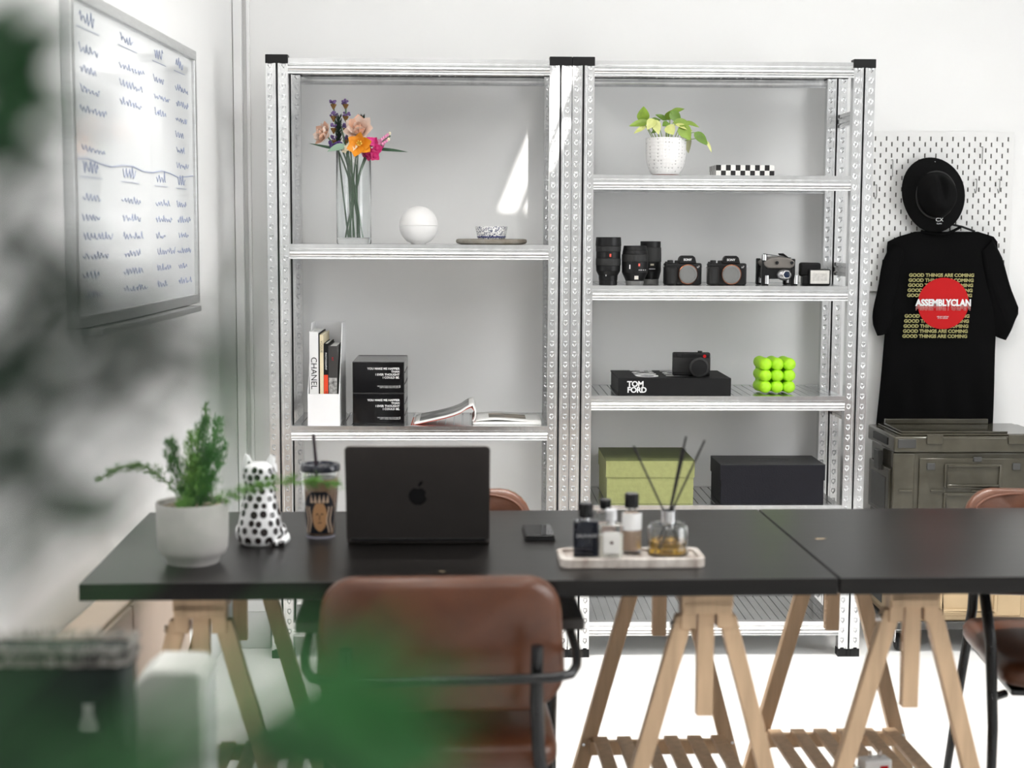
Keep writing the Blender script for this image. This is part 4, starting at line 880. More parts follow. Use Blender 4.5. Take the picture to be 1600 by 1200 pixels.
MB().bb((-.064, 0, 0), (.064, .032, .080)).build('body_shell', BLKPL, lc, bevel=.005, seg=3); MB().bb((-.064, -.0012, .012), (.064, .004, .062)).build('leatherette', GRIP, lc, bevel=.001)
R90 = Matrix.Rotation(math.pi/2, 3, 'X')
MB().lathe([(.030, 0), (.032, .004), (.032, .022), (.0335, .024), (.0335, .040), (.031, .042), (.0, .0415)], 40, (.022, 0, .033), R90).build('lens_barrel', RIB, lc, smooth=40)
MB().lathe([(0, 0), (.0265, 0), (.0265, .0015), (0, .0015)], 32, (.022, -.0415, .033), R90).build('lens_cap', BLKMAT, lc)
MB().lathe([(0, 0), (.0055, 0), (.0055, .0012), (0, .0012)], 20, (.044, -.0005, .068), R90).build('red_dot', RED, lc)
MB().bb((-.050, -.0008, .066), (-.034, .0, .075)).build('finder_window', BLKGL, lc); MB().cyl((.03, .016, .079), (.03, .016, .085), .008).build('shutter_dial', RIB, lc); MB().bb((.063, .01, .06), (.068, .014, .066)).build('strap_lug', STEEL, lc)
NEON = mat('neon_lime_wax', (.42, .82, .02), .45, noise=.06, scale=30)
c = at(1212, 611, .07); gs = thing('knob_sculpture', 'neon green cube sculpture of nine rounded knobs on the shelf', 'sculpture', (c.x, .11, ZCc), .0)
for i in range(3):
    for j in range(3):
        x = (i-1)*.0405+.003; z = .0225+j*.0405; pr = [(0, 0), (.012, .002), (.0195, .009), (.0215, .018), (.0205, .055), (.0215, .092), (.0195, .101), (.012, .108), (0, .110)]
        d = Vector((.10, -1, -.02*(j-1))); q = d.to_track_quat('Z', 'Y').to_matrix()
        MB().lathe(pr, 20, (x-.006, .06, z), q).build('knob', NEON, gs, smooth=60)
MB().box((0, .035, .062), (.10, .07, .10)).build('core_block', NEON, gs)

# ---------------------------------------------------------------- shoe boxes
def shoe_box(x0, x1, pyb, y, h_, d_, lidh, m_, mt, lab, txt):
    a, b = at(x0, pyb, y), at(x1, pyb, y); w_ = b.x-a.x
    t = thing('gift_box', lab, 'box', (a.x, y, ZD), 0, 'lidded boxes on the camera rack')
    MB().bb((.003, .003, 0), (w_-.003, d_-.003, h_-.004)).build('box_base', m_, t, bevel=.001)
    l = MB(); l.bb((0, 0, h_-lidh), (w_, .0028, h_)); l.bb((0, d_-.0028, h_-lidh), (w_, d_, h_)); l.bb((0, .0028, h_-lidh), (.0028, d_-.0028, h_)); l.bb((w_-.0028, .0028, h_-lidh), (w_, d_-.0028, h_)); ld = l.build('lid_wall', m_, t)
    MB().bb((-.0005, -.0005, h_), (w_+.0005, d_+.0005, h_+.002)).build('lid_top', mt, ld, bevel=.0008)
    if txt: text('lid_lettering', txt, .022, mat('faint_emboss', (.05, .05, .055), .35, noise=.1), ld, (w_*.52, d_*.45, h_+.0022), (0, 0, 0), align='CENTER')
    if txt: MB().tube([(w_*.52+.07*math.cos(a_), d_*.45+.008+.035*math.sin(a_), h_+.0021) for a_ in [k*2*math.pi/32 for k in range(33)]], .0006, 4).build('lid_emblem', mat('faint_emboss', (.05, .05, .055), .35), ld)
    return t
OLV = mat('embossed_olive_card', (.265, .28, .11), .5, noise=.12, scale=60, bump=.25, bscale=110)
shoe_box(946.5, 1084.5, 788, .03, .147, .31, .056, OLV, mat('dark_olive_card', (.10, .115, .04), .6, noise=.1, scale=60, bump=.2, bscale=110), 'olive green embossed lidded box on the rack behind the reed sticks', None)
NVY = mat('black_saffiano_card', (.008, .008, .012), .5, spec=.25, noise=.1, bump=.2, bscale=220)
shoe_box(1124.5, 1288, 789, .03, .133, .21, .052, NVY, mat('black_lid_card', (.016, .016, .018), .45, noise=.1, bump=.2, bscale=220), 'black textured lidded box on the rack beside the olive box', 'PRADA')

# ---------------------------------------------------------------- table: fern, cat, tumbler, laptop, phone
c = on(302, 878, TZ)
fn_ = thing('potted_fern', 'feathery asparagus fern in a round concrete pot on the table', 'potted plant', (c.x, c.y, TZ), 0)
CONC = mat('pale_concrete', (.52, .50, .48), .75, noise=.18, scale=18, bump=.15, bscale=90)
MB().lathe([(0, .0), (.052, 0), (.054, .003), (.0575, .014), (.066, .020), (.0715, .032), (.0735, .060), (.0745, .125), (.0725, .128), (.069, .126), (.068, .104), (0, .104)], 44).build('pot', CONC, fn_, smooth=40)
mb = MB().lathe([(0, .114), (.04, .113), (.068, .110)], 24); mb.build('gravel_bed', SOIL, fn_)
gv = MB()
for k in range(220):
    a_, r_ = random.random()*6.28, .066*math.sqrt(random.random()); s_ = .003+.003*random.random(); gv.ell((r_*math.cos(a_), r_*math.sin(a_), .114), (s_, s_*.8, s_*.6), 5, 4)
o = gv.build('gravel', mat('tan_gravel', (.45, .36, .27), .8, noise=.5, scale=60), fn_); o['kind'] = 'stuff'
FERN = mat('fern_green', (.10, .27, .05), .5, noise=.35, scale=25, col2=(.05, .16, .03)); FERN2 = mat('light_fern_green', (.17, .36, .07), .5, noise=.3, scale=25)
def F(px, py, dy=0): q = at(px, py, c.y+dy); return Vector((q.x-c.x, dy, q.z-TZ))
def frond(p0, p1, p2, R_, n, m_, seed, taper=.35, nb=9):
    rl = random.Random(seed); pts = bez(p0, p1, p2, 14); mb = MB(); mb.tube(pts, .0014, 5)
    for k in range(n):
        s = .12+.88*rl.random(); i = min(13, int(s*14)); b = pts[i]+(pts[i+1]-pts[i])*(s*14-i); tg = (pts[i+1]-pts[i]).normalized()
        side = tg.orthogonal().normalized(); side.rotate(Matrix.Rotation(rl.random()*6.28, 3, tg)); ln = R_*(1-(1-taper)*s**2)*(.55+.45*rl.random())
        e = b+side*ln+tg*ln*.7
        for j in range(nb):
            f = .25+.75*j/nb; q = b+(e-b)*f; d = Vector((rl.gauss(0, 1), rl.gauss(0, 1), rl.gauss(.3, 1))).normalized()*.0125; o_ = d.cross(tg).normalized()*.0010 if d.cross(tg).length > 1e-5 else Vector((.001, 0, 0))
            mb.add([q-o_, q+o_, q+d], [(0, 1, 2)])
        o_ = Vector((.0006, 0, .0006)); mb.add([b-o_, b+o_, e], [(0, 1, 2)])
    return mb.build('frond', m_, fn_, smooth=0)
for (p0, a1, a2, R_, n_, m_, sd, tp) in (((-.005, 0, .11), F(283, 745), F(266, 690, -.01), .034, 190, FERN, 1, .35), ((.0, .01, .11), F(302, 735), F(318, 655, .02), .038, 260, FERN, 2, .4), ((.01, 0, .11), F(326, 735), F(342, 655, -.01), .034, 260, FERN, 3, .4),
    ((.0, -.01, .11), F(298, 750, -.02), F(300, 680, -.03), .036, 200, FERN2, 4, .4), ((.01, .01, .11), F(318, 700, .02), F(322, 628, .03), .020, 80, FERN2, 5, .35), ((-.01, 0, .11), F(283, 760), F(256, 705, .02), .024, 90, FERN, 6, .35), ((.012, -.005, .11), F(330, 765), F(352, 690, .0), .026, 150, FERN, 7, .35),
    ((-.015, 0, .11), F(235, 686), F(150, 752, .0), .020, 130, FERN2, 8, .5), ((.02, -.01, .11), F(400, 740, -.03), F(535, 756, -.05), .021, 190, FERN2, 9, .7), ((0, -.02, .11), F(292, 772, -.03), F(281, 792, -.07), .016, 50, FERN2, 10, .6), ((0, .0, .11), F(308, 765, 0), F(312, 720, .0), .036, 200, FERN, 11, .6), ((0, .0, .11), F(318, 765, 0), F(330, 700, .0), .030, 180, FERN, 12, .6)):
    frond(p0, a1, a2, R_, int(n_*.7), m_, sd, tp)
# spotted cat figurine
c = on(407, 850, TZ); ct = thing('cat_figurine', 'glossy white ceramic cat with black spots on the table', 'figurine', (c.x, c.y, TZ), 0)
def spot_mat(sc=46):
    m = bpy.data.materials.new('spotted_glaze'); m.use_nodes = True; nt = m.node_tree; b = nt.nodes['Principled BSDF']; b.inputs['Roughness'].default_value = .08; b.inputs['Coat Weight'].default_value = .5
    tc = nt.nodes.new('ShaderNodeTexCoord'); vo = nt.nodes.new('ShaderNodeTexVoronoi'); vo.inputs['Scale'].default_value = sc; vo.inputs['Randomness'].default_value = .45
    rp = nt.nodes.new('ShaderNodeValToRGB'); rp.color_ramp.interpolation = 'CONSTANT'; rp.color_ramp.elements[0].color = (.018, .012, .012, 1); rp.color_ramp.elements[1].position = .43; rp.color_ramp.elements[1].color = (.86, .86, .87, 1)
    nt.links.new(tc.outputs['Object'], vo.inputs[0]); nt.links.new(vo.outputs['Distance'], rp.inputs[0]); nt.links.new(rp.outputs[0], b.inputs['Base Color']); return m
SPOT = spot_mat(); SPOT2 = spot_mat(78)
prof = [(0, 0), (.040, 0), (.047, .008), (.050, .025), (.0475, .05), (.042, .075), (.037, .097), (.0335, .115), (.0315, .128), (.033, .138), (.036, .150), (.0355, .164), (.030, .175), (.018, .182), (0, .184)]
GLZ = mat('white_glaze', (.86, .86, .87), .08, noise=.02, coat=.5); SPK = mat('black_glaze_spot', (.018, .012, .012), .1, noise=.1)
MB().lathe(prof, 36, sy=.92).build('cat_body', GLZ, ct, smooth=60)
cat_r = [(z, r) for r, z in prof]; sp = MB(); rc = random.Random(4); zz = .016; rowk = 0
while zz < .176:
    r0_ = interp(cat_r, zz); sz = .0088-.0028*zz/.18; nn_ = max(4, int(2*math.pi*r0_/(sz*2.75)))
    for k in range(nn_):
        a0 = 2*math.pi*(k+.5*(rowk % 2))/nn_+rc.uniform(-.08, .08); z_ = zz+rc.uniform(-.002, .002); q_ = sz*rc.uniform(.8, 1.12); vs_ = []
        for ring in (1., 0.):
            for j in range(10):
                th_ = 2*math.pi*j/10; z2 = z_+q_*1.05*ring*math.sin(th_); r2 = interp(cat_r, z2)+.0007; a2_ = a0+q_*ring*math.cos(th_)/max(r2, .02); vs_.append((r2*math.cos(a2_), r2*math.sin(a2_)*.92, z2))
        sp.add(vs_, [(j, (j+1)%10, 10) for j in range(10)])
    zz += sz*2.25; rowk += 1
sp.build('glaze_spots', SPK, ct, smooth=60)
for sx in (-1, 1):
    MB().lathe([(.016, -.006), (.0135, .006), (.009, .020), (.004, .030), (0, .033)], 16, (sx*.024, .0, .168), Matrix.Rotation(sx*.12, 3, 'Y'), sy=.6).build('ear', SPOT2, ct, smooth=60)
    MB().ell((sx*.040, .012, .024), (.017, .03, .024), 16, 10).build('haunch', SPOT, ct, smooth=60)
MB().tube([(.03, -.035, .008), (.05, -.025, .01), (.057, .0, .012), (.055, .02, .016)], .008, 10, [.006, .008, .0085, .007]).build('tail', SPOT, ct, smooth=60)
MB().ell((0, .03, .155), (.017, .014, .012), 12, 8).build('muzzle', SPOT, ct, smooth=60)
# tumbler
c = on(501, 838, TZ); tb = thing('tumbler', 'clear iced coffee tumbler with black lid, straw and printed emblem', 'cup', (c.x, c.y, TZ), 0)
COF = mat('milky_coffee', (.42, .25, .16), .15, noise=.2, scale=25, coat=.6)
def trad(z): return .0325+(.0425-.0325)*z/.155
MB().lathe([(0, .008), (trad(.008)-.003, .008), (trad(.135)-.003, .135), (0, .135)], 36).build('coffee', COF, tb, smooth=40)
MB().lathe([(0, 0), (trad(0), 0), (trad(.155), .155), (trad(.155)-.0015, .155), (trad(.006)-.0015, .006), (0, .006)], 36).build('outer_wall', GLASS, tb, smooth=40)
MB().lathe([(trad(.0)+.0003, .0), (trad(0)+.0008, .003), (trad(.006)+.0004, .006)], 36).build('base_ring', mat('violet_clear_rim', (.32, .31, .36), .1, noise=.1), tb)
MB().lathe([(.0435, .150), (.0455, .152), (.0455, .162), (.043, .166), (.036, .167), (.034, .163), (0, .163)], 36).build('lid', mat('smoky_black_lid', (.02, .022, .03), .12, noise=.1), tb, smooth=40)
MB().tube([(-.005, 0, .03), (-.009, 0, .165), (-.0145, 0, .232)], .0038, 10).build('straw', mat('black_plum_straw', (.02, .008, .014), .3, noise=.1), tb, smooth=60)
def wrap(pts2, lift, nm, m_, tri=None):
    mb = MB()
    for quad in pts2:
        vs = []
        for (u, v) in quad: r_ = trad(v)+lift; a_ = u/r_-math.pi/2; vs.append((r_*math.cos(a_), r_*math.sin(a_), v))
        mb.add(vs, [tuple(range(len(vs)))])
    mb.build(nm, m_, tb)
def band(z0, z1, wl, wr, n=12, nz=6):
    q = []
    for j in range(nz):
        za, zb = z0+(z1-z0)*j/nz, z0+(z1-z0)*(j+1)/nz
        for i in range(n):
            fa, fb = i/n, (i+1)/n; q.append([(wl(za)+(wr(za)-wl(za))*fa, za), (wl(za)+(wr(za)-wl(za))*fb, za), (wl(zb)+(wr(zb)-wl(zb))*fb, zb), (wl(zb)+(wr(zb)-wl(zb))*fa, zb)])
    return q
INKN = mat('navy_black_print', (.008, .009, .014), .3, noise=.05); TANP = mat('tan_print', (.50, .27, .13), .4, noise=.05); PALEP = mat('pale_tan_print', (.62, .45, .33), .4, noise=.05)
hw_ = lambda z: .040*math.sqrt(max(.02, 1-((z-.055)/.058)**2))
wrap(band(.012, .108, lambda z: -hw_(z), hw_, 14, 14), .0006, 'emblem_ground', INKN)
fw_ = lambda z: .0165*math.sqrt(max(.03, 1-((z-.052)/.034)**2))
wrap(band(.018, .082, lambda z: -fw_(z)+.002, lambda z: fw_(z)+.002, 8, 10), .0012, 'emblem_face', TANP)
wrap([[(-.02+k*.009, .083), (-.0125+k*.009, .083), (-.016+k*.009+(k-2)*.001, .103)] for k in range(5)], .0012, 'emblem_crown', PALEP)
for sx in (-1, 1):
    for k in range(2):
        o0_ = .0205+k*.008; wrap(band(.014, .074, lambda z: sx*(o0_+.0025*math.sin(z*110))-.0016, lambda z: sx*(o0_+.0025*math.sin(z*110))+.0016, 2, 16), .0012, 'emblem_hair', PALEP)
wrap([[(-.006, .056), (-.001, .056), (-.001, .059), (-.006, .059)], [(.005, .056), (.010, .056), (.010, .059), (.005, .059)], [(-.002, .037), (.006, .037), (.006, .039), (-.002, .039)], [(.0012, .043), (.0028, .043), (.0028, .056), (.0012, .056)]], .0018, 'emblem_features', INKN)
# laptop
c = on(653.5, 851, TZ); lp = thing('laptop', 'open dark grey laptop with its lid back to the viewer', 'laptop', (c.x, c.y, TZ), .006)
SPG = mat('space_black_aluminium', (.085, .077, .074), .38, .7, noise=.05)
lw, ld_ = .3135, .221
MB().bb((-lw/2, .003, .0015), (lw/2, ld_, .0135)).build('base', SPG, lp, bevel=.004, seg=3)
MB().bb((-lw/2+.02, .05, .0135), (lw/2-.02, .15, .0142)).build('keyboard', BLKMAT, lp); MB().cyl((-lw/2+.01, .004, .012), (lw/2-.01, .004, .012), .005, n=12).build('hinge', BLKPL, lp)
for sx in (-1, 1):
    for yy in (.02, .2): MB().cyl((sx*.13, yy, 0), (sx*.13, yy, .002), .008).build('foot_pad', BLKPL, lp)
tl = math.radians(14); ML = Matrix.Rotation(tl, 3, 'X')      # top of the lid leans to the viewer
def lidpt(x, d, z): return ML@Vector((x, d, z))+Vector((0, .004, .012))
r_ = .010; outl = []
for cx2, cz2, a0 in ((lw/2-r_, ld_-r_, 0), (-lw/2+r_, ld_-r_, 90), (-lw/2+.003, .003, 180), (lw/2-.003, .003, 270)):
    rr2 = r_ if a0 < 180 else .003
    for k in range(7): a_ = math.radians(a0+15*k); outl.append((cx2+rr2*math.cos(a_), cz2+rr2*math.sin(a_)))
mb = MB(); n = len(outl); vs = [lidpt(x, -.0035, z) for x, z in outl]+[lidpt(x, .0005, z) for x, z in outl]
mb.add(vs, [tuple(range(n)), tuple(range(n, 2*n))[::-1]]+[(i, (i+1)%n, n+(i+1)%n, n+i) for i in range(n)]); lid = mb.build('lid', SPG, lp, bevel=.0012)
mb = MB(); vs = [lidpt(*p) for p in ((-lw/2+.004, .0008, .01), (lw/2-.004, .0008, .01), (lw/2-.004, .0008, ld_-.005), (-lw/2+.004, .0008, ld_-.005))]; mb.add(vs, [(0, 1, 2, 3)]); mb.build('screen', BLKGL, lid)
ap = []
for k in range(48):                                     # apple outline with a bite on the right
    a_ = 2*math.pi*k/48; x, z = math.cos(a_), math.sin(a_); R_ = 1.0
    R_ *= 1-.16*math.exp(-((a_-math.pi/2)/.22)**2)-.08*math.exp(-((a_-3*math.pi/2)/.16)**2)
    x *= R_*.93; z *= R_*.98
    if z < 0: x *= 1+.18*z*abs(z)
    dx_, dz_ = x-1.10, z-.12; dd = math.hypot(dx_, dz_)
    if dd < .40: x, z = 1.10+dx_/dd*.40, .12+dz_/dd*.40
    ap.append((x*.0215, z*.0215))
mb = MB(); vs = [lidpt(x, -.0039, z+.104) for x, z in ap]; mb.add(vs, [tuple(range(len(vs)))])
lf_ = [(0.0005, .0220), (.0005, .0280), (.0045, .0345), (.0105, .0375), (.0105, .0315), (.0065, .0250)]; mb.add([lidpt(x, -.0039, z+.104) for x, z in lf_], [tuple(range(6))]); mb.build('lid_emblem', BLKGL, lid, smooth=0)
# phone
def quad_on(pts, z): return [on(*p, z) for p in pts]
a, b = on(820, 846, TZ), on(868, 846, TZ); far = on(842, 818, TZ+.016)
ph = thing('smartphone', 'black smartphone lying face up on a dark case right of the laptop', 'phone', (a.x, a.y, TZ), .02)
wph = b.x-a.x; lph = max(.12, far.y-a.y)
MB().bb((0, 0, 0), (wph, lph, .006)).build('case', BLKMAT, ph, bevel=.002); MB().bb((.001, .001, .006), (wph-.001, lph-.001, .0135)).build('phone_body', BLKPL, ph, bevel=.003, seg=3)
MB().bb((.0035, .0035, .0135), (wph-.0035, lph-.0035, .0141)).build('glass_screen', mat('phone_glass', (.004, .004, .005), .02, noise=.05), ph)
# marble tray and bottles
MARB = mat('veined_marble', (.72, .67, .62), .25, noise=.4, scale=14, stretch=(2.2, .6, 1), col2=(.36, .30, .26))
fl_, fr_, bl_, br_ = on(880, 889, TZ), on(1104, 888, TZ), on(868, 856, TZ+.02), on(1090, 853, TZ+.02)
tw = fr_.x-fl_.x+.006; tdp = bl_.y-fl_.y+.004
ty_ = thing('marble_tray', 'veined marble tray holding the perfume bottles', 'tray', (fl_.x-.006, fl_.y, TZ), .02)
def rrect(x0, y0, x1, y1, r, n=6):
    o_ = []
    for cx2, cy2, a0 in ((x1-r, y1-r, 0), (x0+r, y1-r, 90), (x0+r, y0+r, 180), (x1-r, y0+r, 270)):
        for k in range(n+1): a_ = math.radians(a0+90*k/n); o_.append((cx2+r*math.cos(a_), cy2+r*math.sin(a_)))
    return o_
mb = MB(); outer = rrect(0, 0, tw, tdp, .022); inner = rrect(.012, .012, tw-.012, tdp-.012, .014); n = len(outer)
vs = [(x, y, 0) for x, y in outer]+[(x, y, .020) for x, y in outer]+[(x, y, .020) for x, y in inner]+[(x, y, .012) for x, y in inner]
fs = [tuple(range(n))[::-1], tuple(range(3*n, 4*n))]+[(l*n+i, l*n+(i+1)%n, (l+1)*n+(i+1)%n, (l+1)*n+i) for l in range(3) for i in range(n)]
mb.add(vs, fs).build('tray_slab', MARB, ty_, bevel=.002)
ZTR = TZ+.0122
BOT = 'bottles on the marble tray'
def bottle(px, py, lab, w_, d_, h_, cap, capr, mglass, mcap, liquid=None, label=None, ltxt=None, round_=False, neck=.008, lm=None):
    p = on(px, py, ZTR); t = thing('perfume_bottle', lab, 'bottle', (p.x, p.y, ZTR), .02, BOT)
    if round_:
        MB().lathe([(0, 0), (w_/2-.002, 0), (w_/2, .002), (w_/2, h_-.010), (w_/2*.92, h_-.004), (w_/2*.4, h_), (.008, h_), (.008, h_+neck)], 32).build('glass_body', mglass, t, smooth=40)
        if liquid: MB().lathe([(0, .008), (w_/2-.004, .008), (w_/2-.004, h_*.55), (0, h_*.55)], 32).build('liquid', liquid, t, smooth=40)
    else:
        MB().prism(rrect(-w_/2, -d_/2, w_/2, d_/2, .006, 4), h_).build('glass_body', mglass, t, bevel=.003)
        MB().cyl((0, 0, h_), (0, 0, h_+neck), .008).build('neck', STEEL, t)
        if liquid: MB().prism(rrect(-w_/2+.004, -d_/2+.004, w_/2-.004, d_/2-.004, .004, 4), h_*.62, None, (0, 0, .009)).build('liquid', liquid, t)
    MB().lathe([(0, h_+neck), (capr-.001, h_+neck), (capr, h_+neck+.001), (capr, h_+neck+cap-.0015), (capr-.0015, h_+neck+cap), (0, h_+neck+cap)], 28).build('cap', mcap, t, smooth=40)
    if label:
        x0, z0, x1, z1 = label
        if round_: MB().grid(12, 1, lambda u, v: Vector(((w_/2+.0005)*math.sin((u-.5)*2.6), -(w_/2+.0005)*math.cos((u-.5)*2.6), z0+(z1-z0)*v))).build('paper_label', lm, t, smooth=80)
        else: MB().bb((x0, -d_/2-.0006, z0), (x1, -d_/2, z1)).build('paper_label', lm, t)
    if ltxt: text('label_lettering', ltxt[0], ltxt[1], ltxt[2], t, (0, -d_/2-.0012 if not round_ else -w_/2-.0012, ltxt[3]), align='CENTER')
    return t
SMK = mat('navy_smoked_glass', (.008, .010, .018), .05, noise=.1)
LBL = mat('cream_label', (.80, .78, .74), .6, noise=.04)
bottle(915, 868, 'dark navy perfume bottle with black cap at the left of the tray', .052, .032, .076, .030, .0150, SMK, BLKGL, ltxt=('SAUVAGE', .010, mat('silver_ink', (.5, .5, .52), .4, noise=.05), .042), neck=.006)
bottle(945, 860, 'small bottle with black cap hidden behind the clear bottles', .034, .028, .085, .020, .0125, GLASS, BLKGL, liquid=mat('rose_liquid', (.70, .52, .45), .1, noise=.05), neck=.006)
bottle(954, 876, 'clear square perfume bottle with glassy silver cap and cream label', .048, .034, .076, .024, .0125, GLASS, mat('silver_clear_cap', (.8, .8, .82), .08, .6, noise=.05), liquid=mat('pale_scent', (.84, .80, .72), .1, noise=.03), label=(-.017, .018, .017, .064), lm=LBL, neck=.008)
bottle(986, 864, 'tall round perfume bottle with black cap and white wrap label', .043, .043, .090, .030, .0150, GLASS, BLKGL, liquid=mat('amber_rose_liquid', (.55, .40, .30), .1, noise=.05), label=(0, .052, 0, .088), lm=INKW, round_=True, neck=.008)
# label dot on the clear bottle
for o_ in [ob for ob in bpy.data.objects if ob.get('label', '').startswith('clear square')]:
    MB().lathe([(0, 0), (.0035, 0), (.0035, .0005), (0, .0005)], 16, (0, -.0176, .041), Matrix.Rotation(math.pi/2, 3, 'X')).build('label_seal', mat('dark_seal', (.06, .02, .02), .5, noise=.1), o_)
p = on(1043, 866, ZTR); df = thing('reed_diffuser', 'round glass reed diffuser with amber oil and black sticks on the tray', 'diffuser', (p.x, p.y, ZTR), 0)
R_ = .043
MB().lathe([(0, 0), (R_-.003, 0), (R_, .003), (R_, .058), (R_-.006, .066), (.016, .068), (.014, .070), (.0125, .0665), (R_-.008, .0635), (R_-.003, .056), (R_-.003, .007), (0, .006)], 40).build('glass_body', GLASS, df, smooth=40)
MB().lathe([(0, .0072), (R_-.0045, .0072), (R_-.0045, .030), (0, .030)], 36).build('fragrance_oil', mat('amber_oil', (.86, .50, .06), .0, trans=.9, ior=1.36, noise=.03), df, smooth=40)
MB().lathe([(.0125, .069), (.0165, .069), (.0165, .094), (.0125, .094)], 28, closed=True).build('metal_collar', STEEL, df, smooth=40)
STK = mat('black_reed', (.012, .010, .010), .6, noise=.2)
def stick(px, py, bx_, by_):
    q = at(px, py, p.y-.01); e = Vector((q.x-p.x, -.01, q.z-ZTR)); k = Vector(((e.x)*.12, by_*.3, .092)); d = (e-k).normalized(); s0 = k-d*.083
    s0 = k+(k-e)*(.080/(e.z-k.z)); MB().cyl(s0, e, .0022, n=8).build('reed_stick', STK, df)
stick(990, 697, 0, 0); stick(1072, 682, 0, .01); stick(1070, 702, 0, -.01); stick(1066, 700, 0, .0); stick(1101, 688, 0, .02)

# charger and cable on the third trestle shelf
p = T(1.685+.02, .412-.02); z0 = .2136
ch = thing('power_adapter', 'white power adapter with cable lying on the trestle shelf under the second table', 'charger', (p.x, p.y, z0), .2)
MB().bb((-.035, -.02, 0), (.035, .02, .032)).build('adapter_body', WHITE, ch, bevel=.006, seg=3)
for x in (-.012, .012): MB().bb((x-.003, -.004, .032), (x+.003, .004, .048)).build('plug_pin', STEEL, ch)
MB().bb((.004, -.0206, .006), (.024, -.0198, .018)).build('red_label', RED, ch)
MB().tube([(-.035, 0, .012), (-.07, -.02, .018), (-.11, -.05, .012), (-.16, -.10, .004), (-.15, -.17, .004), (-.06, -.19, .004), (.03, -.15, .004), (.05, -.09, .004), (0, -.07, .006), (-.09, -.11, .008), (-.15, -.20, .004)], .0025, 8).build('cable', WHITE, ch, smooth=80)

# ---------------------------------------------------------------- left side: slab by the wall, foreground desk items
BEI = mat('plain_beige', (.62, .50, .41), .6, noise=.06, scale=6)
cb = thing('low_slab', 'low beige slab against the side wall behind the table end', 'slab', (wlx(-1.45)+.07, -1.45, 0), -math.atan(WS))
MB().bb((-.065, -.62, 0), (.018, .62, .56)).build('slab_body', BEI, cb, bevel=.003)  # beige slab placed where the lower wall reads beige
for k in (-1, 0): MB().bb((.018, k*.61+.005, .03), (.028, k*.61+.60, .55)).build('slab_front', BEI, cb, bevel=.002)

DZ = .63
ds = thing('side_desk', 'black desk edge below the foreground items, out of frame', 'desk', (.16, -3.95, 0), 0)
MB().bb((-.42, -1.0, DZ-.03), (.42, 1.0, DZ)).build('desk_top', TABLE, ds)
for x in (-.39, .38):
    for y in (-.95, .95): MB().bb((x-.02, y-.02, 0), (x+.02, y+.02, DZ-.03)).build('leg', BLKTUBE, ds)
# dark bag with pale fringe
a, b = at(-60, 1000, -3.12), at(196, 1000, -3.12)
bg_ = thing('fringed_bag', 'dark green bag with pale fringed rim at the lower left', 'bag', (a.x, -3.12, DZ), 0)
bw_ = b.x-a.x; tz_ = at(100, 1012, -3.12).z-DZ
BAGM = mat('dark_green_canvas', (.010, .022, .016), .5, noise=.3, scale=12)
MB().prism(rrect(0, 0, bw_, .07, .02), tz_-.01).build('bag_body', BAGM, bg_, bevel=.006)
FRG = mat('pale_wool_fringe', (.55, .53, .48), .9, noise=.5, scale=80, col2=(.12, .11, .10))
per = rrect(0, 0, bw_, .07, .02, 4); rl = random.Random(12)
for row, zz in enumerate((tz_-.004, tz_-.020)):
    mb = MB()
    for i in range(len(per)):
        A, B = Vector(per[i]), Vector(per[(i+1) % len(per)]); nn = max(1, int((B-A).length/.0022))
        for k in range(nn):
            q = A+(B-A)*(k/nn); nrm = Vector((q.x-bw_/2, q.y-.035)).normalized()
            mb.cyl((q.x+nrm.x*.001, q.y+nrm.y*.001, zz-.005+rl.uniform(-.002, .002)), (q.x+nrm.x*.006+rl.uniform(-.003, .003), q.y+nrm.y*.006, zz+.007+rl.uniform(-.003, .004)), .0012, .0008, 4)
    o_ = mb.build('fringe', FRG, bg_); o_['kind'] = 'stuff'
    MB().tube([(x+(x-bw_/2)*.02, y+(y-.035)*.02, zz-.007) for x, y in per+[per[0]]], .002, 5).build('binding', BLKMAT, bg_)
MB().lathe([(0, 0), (.010, 0), (.011, .006), (.006, .022), (.006, .034), (0, .034)], 12, (bw_*.77, -.006, tz_-.105), sy=.15).build('bag_reflection', mat('pale_reflection', (.35, .38, .34), .6, noise=.1), bg_)  # pale smudge shaped and coloured as a reflection on the bag
# white rounded dispenser
a, b = at(203, 1100, -2.98), at(318, 1100, -2.98)
wb_ = thing('desktop_case', 'white rounded desktop case beside the dark bag', 'case', (a.x, -2.98, DZ), 0)
tz2 = at(280, 1030, -2.93).z-DZ; w2_ = b.x-a.x
pf_ = [(0, 0), (w2_, 0), (w2_, tz2-.012), (w2_-.010, tz2), (.028, tz2), (.010, tz2-.014), (0, tz2-.04)]
MB().prism(pf_, .10, Matrix(((1, 0, 0), (0, 0, 1), (0, 1, 0)))).build('case_shell', mat('warm_white_plastic', (.66, .66, .62), .4, noise=.04), wb_, bevel=.008, seg=3)
MB().prism([(0.008, .01), (.092, .01), (.092, tz2-.02), (.02, tz2-.02), (.008, tz2-.04)], .003, Matrix(((0, 0, 1), (1, 0, 0), (0, 1, 0))), (w2_, 0, 0)).build('side_plate', WHITE, wb_, bevel=.001)

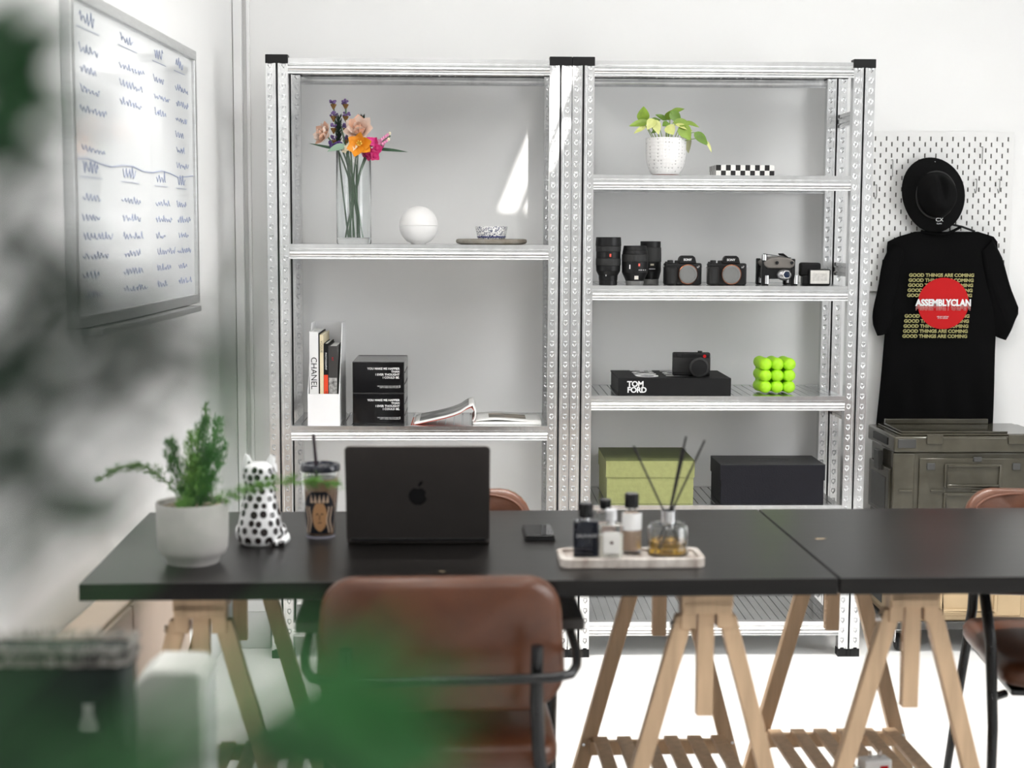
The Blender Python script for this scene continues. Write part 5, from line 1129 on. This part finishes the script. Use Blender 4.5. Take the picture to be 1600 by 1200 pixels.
# ---------------------------------------------------------------- foreground plant (close to the lens)
fp = thing('foreground_plant', 'out of focus leafy green plant close to the viewer at the left', 'plant', (.40, -4.50, DZ), 0)
MB().lathe([(0, 0), (.075, 0), (.095, .20), (.098, .21), (.09, .205), (.085, .18), (0, .18)], 32).build('pot', CONC, fp, smooth=40)
MB().lathe([(0, .19), (.086, .183)], 24).build('soil', SOIL, fp)
FGL = mat('deep_green_leaf', (.018, .085, .025), .45, noise=.3, scale=20); FGL2 = mat('lit_green_leaf', (.06, .26, .07), .45, noise=.3, scale=20)  # brighter copy has the lit tone of the bottom leaves painted in
def fg_leaf(px, py, depth, ang, L_, W2, m_, curl_=.2):
    q = CAM+ray(px, py)*depth; q = q-fp.location
    d = (_rt*math.cos(ang)+_up*math.sin(ang)); base = q-d*L_/2
    mb = MB(); leaf(mb, base, d, L_, W2, droop=curl_, fold=.2, roll=math.pi/2+random.uniform(-.5, .5), nv=8)
    o_ = mb.build('leaf', m_, fp, smooth=80)
    MB().tube(bez((random.uniform(-.03, .03), random.uniform(-.03, .03), .19), (base.x*.25-.10, base.y*.4-.02, max(.3, base.z*.75)), base, 8), .0014, 5).build('leaf_stalk', m_, o_, smooth=80)
FGLEAVES = [(20, 80, .42, .3, .05, .020, 0), (45, 150, .42, -.5, .045, .018, 0), (5, 190, .42, .8, .05, .020, 0), (30, 235, .44, 0, .03, .012, 0), (-5, 20, .4, 1, .04, .014, 0),
    (20, 330, .34, .9, .05, .006, 2), (70, 430, .33, -.6, .05, .005, 2), (140, 480, .32, .5, .05, .004, 2), (230, 520, .32, -.4, .05, .004, 2), (60, 520, .33, .4, .05, .006, 2), (190, 600, .32, -.3, .05, .005, 2),
    (5, 575, .40, -.2, .035, .011, 0), (0, 615, .40, .5, .03, .009, 0), (40, 690, .34, .7, .05, .007, 0), (110, 780, .4, -.5, .04, .010, 0), (165, 810, .45, .1, .03, .012, 0), (60, 840, .36, .5, .04, .006, 0), (380, 470, .34, 1.2, .05, .005, 0), (375, 600, .36, 1.5, .05, .006, 1),
    (560, 1150, .42, .4, .05, .022, 1), (600, 1120, .42, -.6, .045, .018, 1), (530, 1080, .42, 1.1, .05, .016, 0), (620, 1195, .42, .0, .05, .020, 1), (480, 1170, .42, -.3, .05, .016, 0), (30, 1150, .42, .5, .04, .014, 0), (560, 1030, .40, .5, .04, .008, 1), (400, 1200, .40, .2, .04, .007, 0), (250, 1190, .36, .3, .05, .005, 0), (310, 1100, .34, .9, .05, .003, 0), (520, 1190, .40, -.6, .05, .014, 0)]
rf = random.Random(21)
for (cx_h, cy_h, sx_h, sy_h, n_h, m_h) in ((40, 400, 50, 80, 4, 2), (60, 550, 60, 60, 4, 2), (190, 560, 90, 60, 5, 2), (320, 570, 40, 60, 3, 2), (40, 740, 50, 60, 2, 2), (60, 1170, 60, 30, 2, 0), (520, 1140, 50, 40, 5, 1)):
    for k_h in range(n_h): FGLEAVES.append((rf.gauss(cx_h, sx_h), rf.gauss(cy_h, sy_h), rf.uniform(.27, .33), rf.uniform(-1.2, 1.2), .045, rf.uniform(.003, .006) if m_h == 2 else rf.uniform(.005, .009), m_h))
FGL3 = mat('dusky_green_leaf', (.022, .04, .026), .5, noise=.3, scale=20)
for px, py, dpt, an, L_, W2, k in FGLEAVES: fg_leaf(px, py, dpt, an, L_, W2, (FGL, FGL2, FGL3)[k])
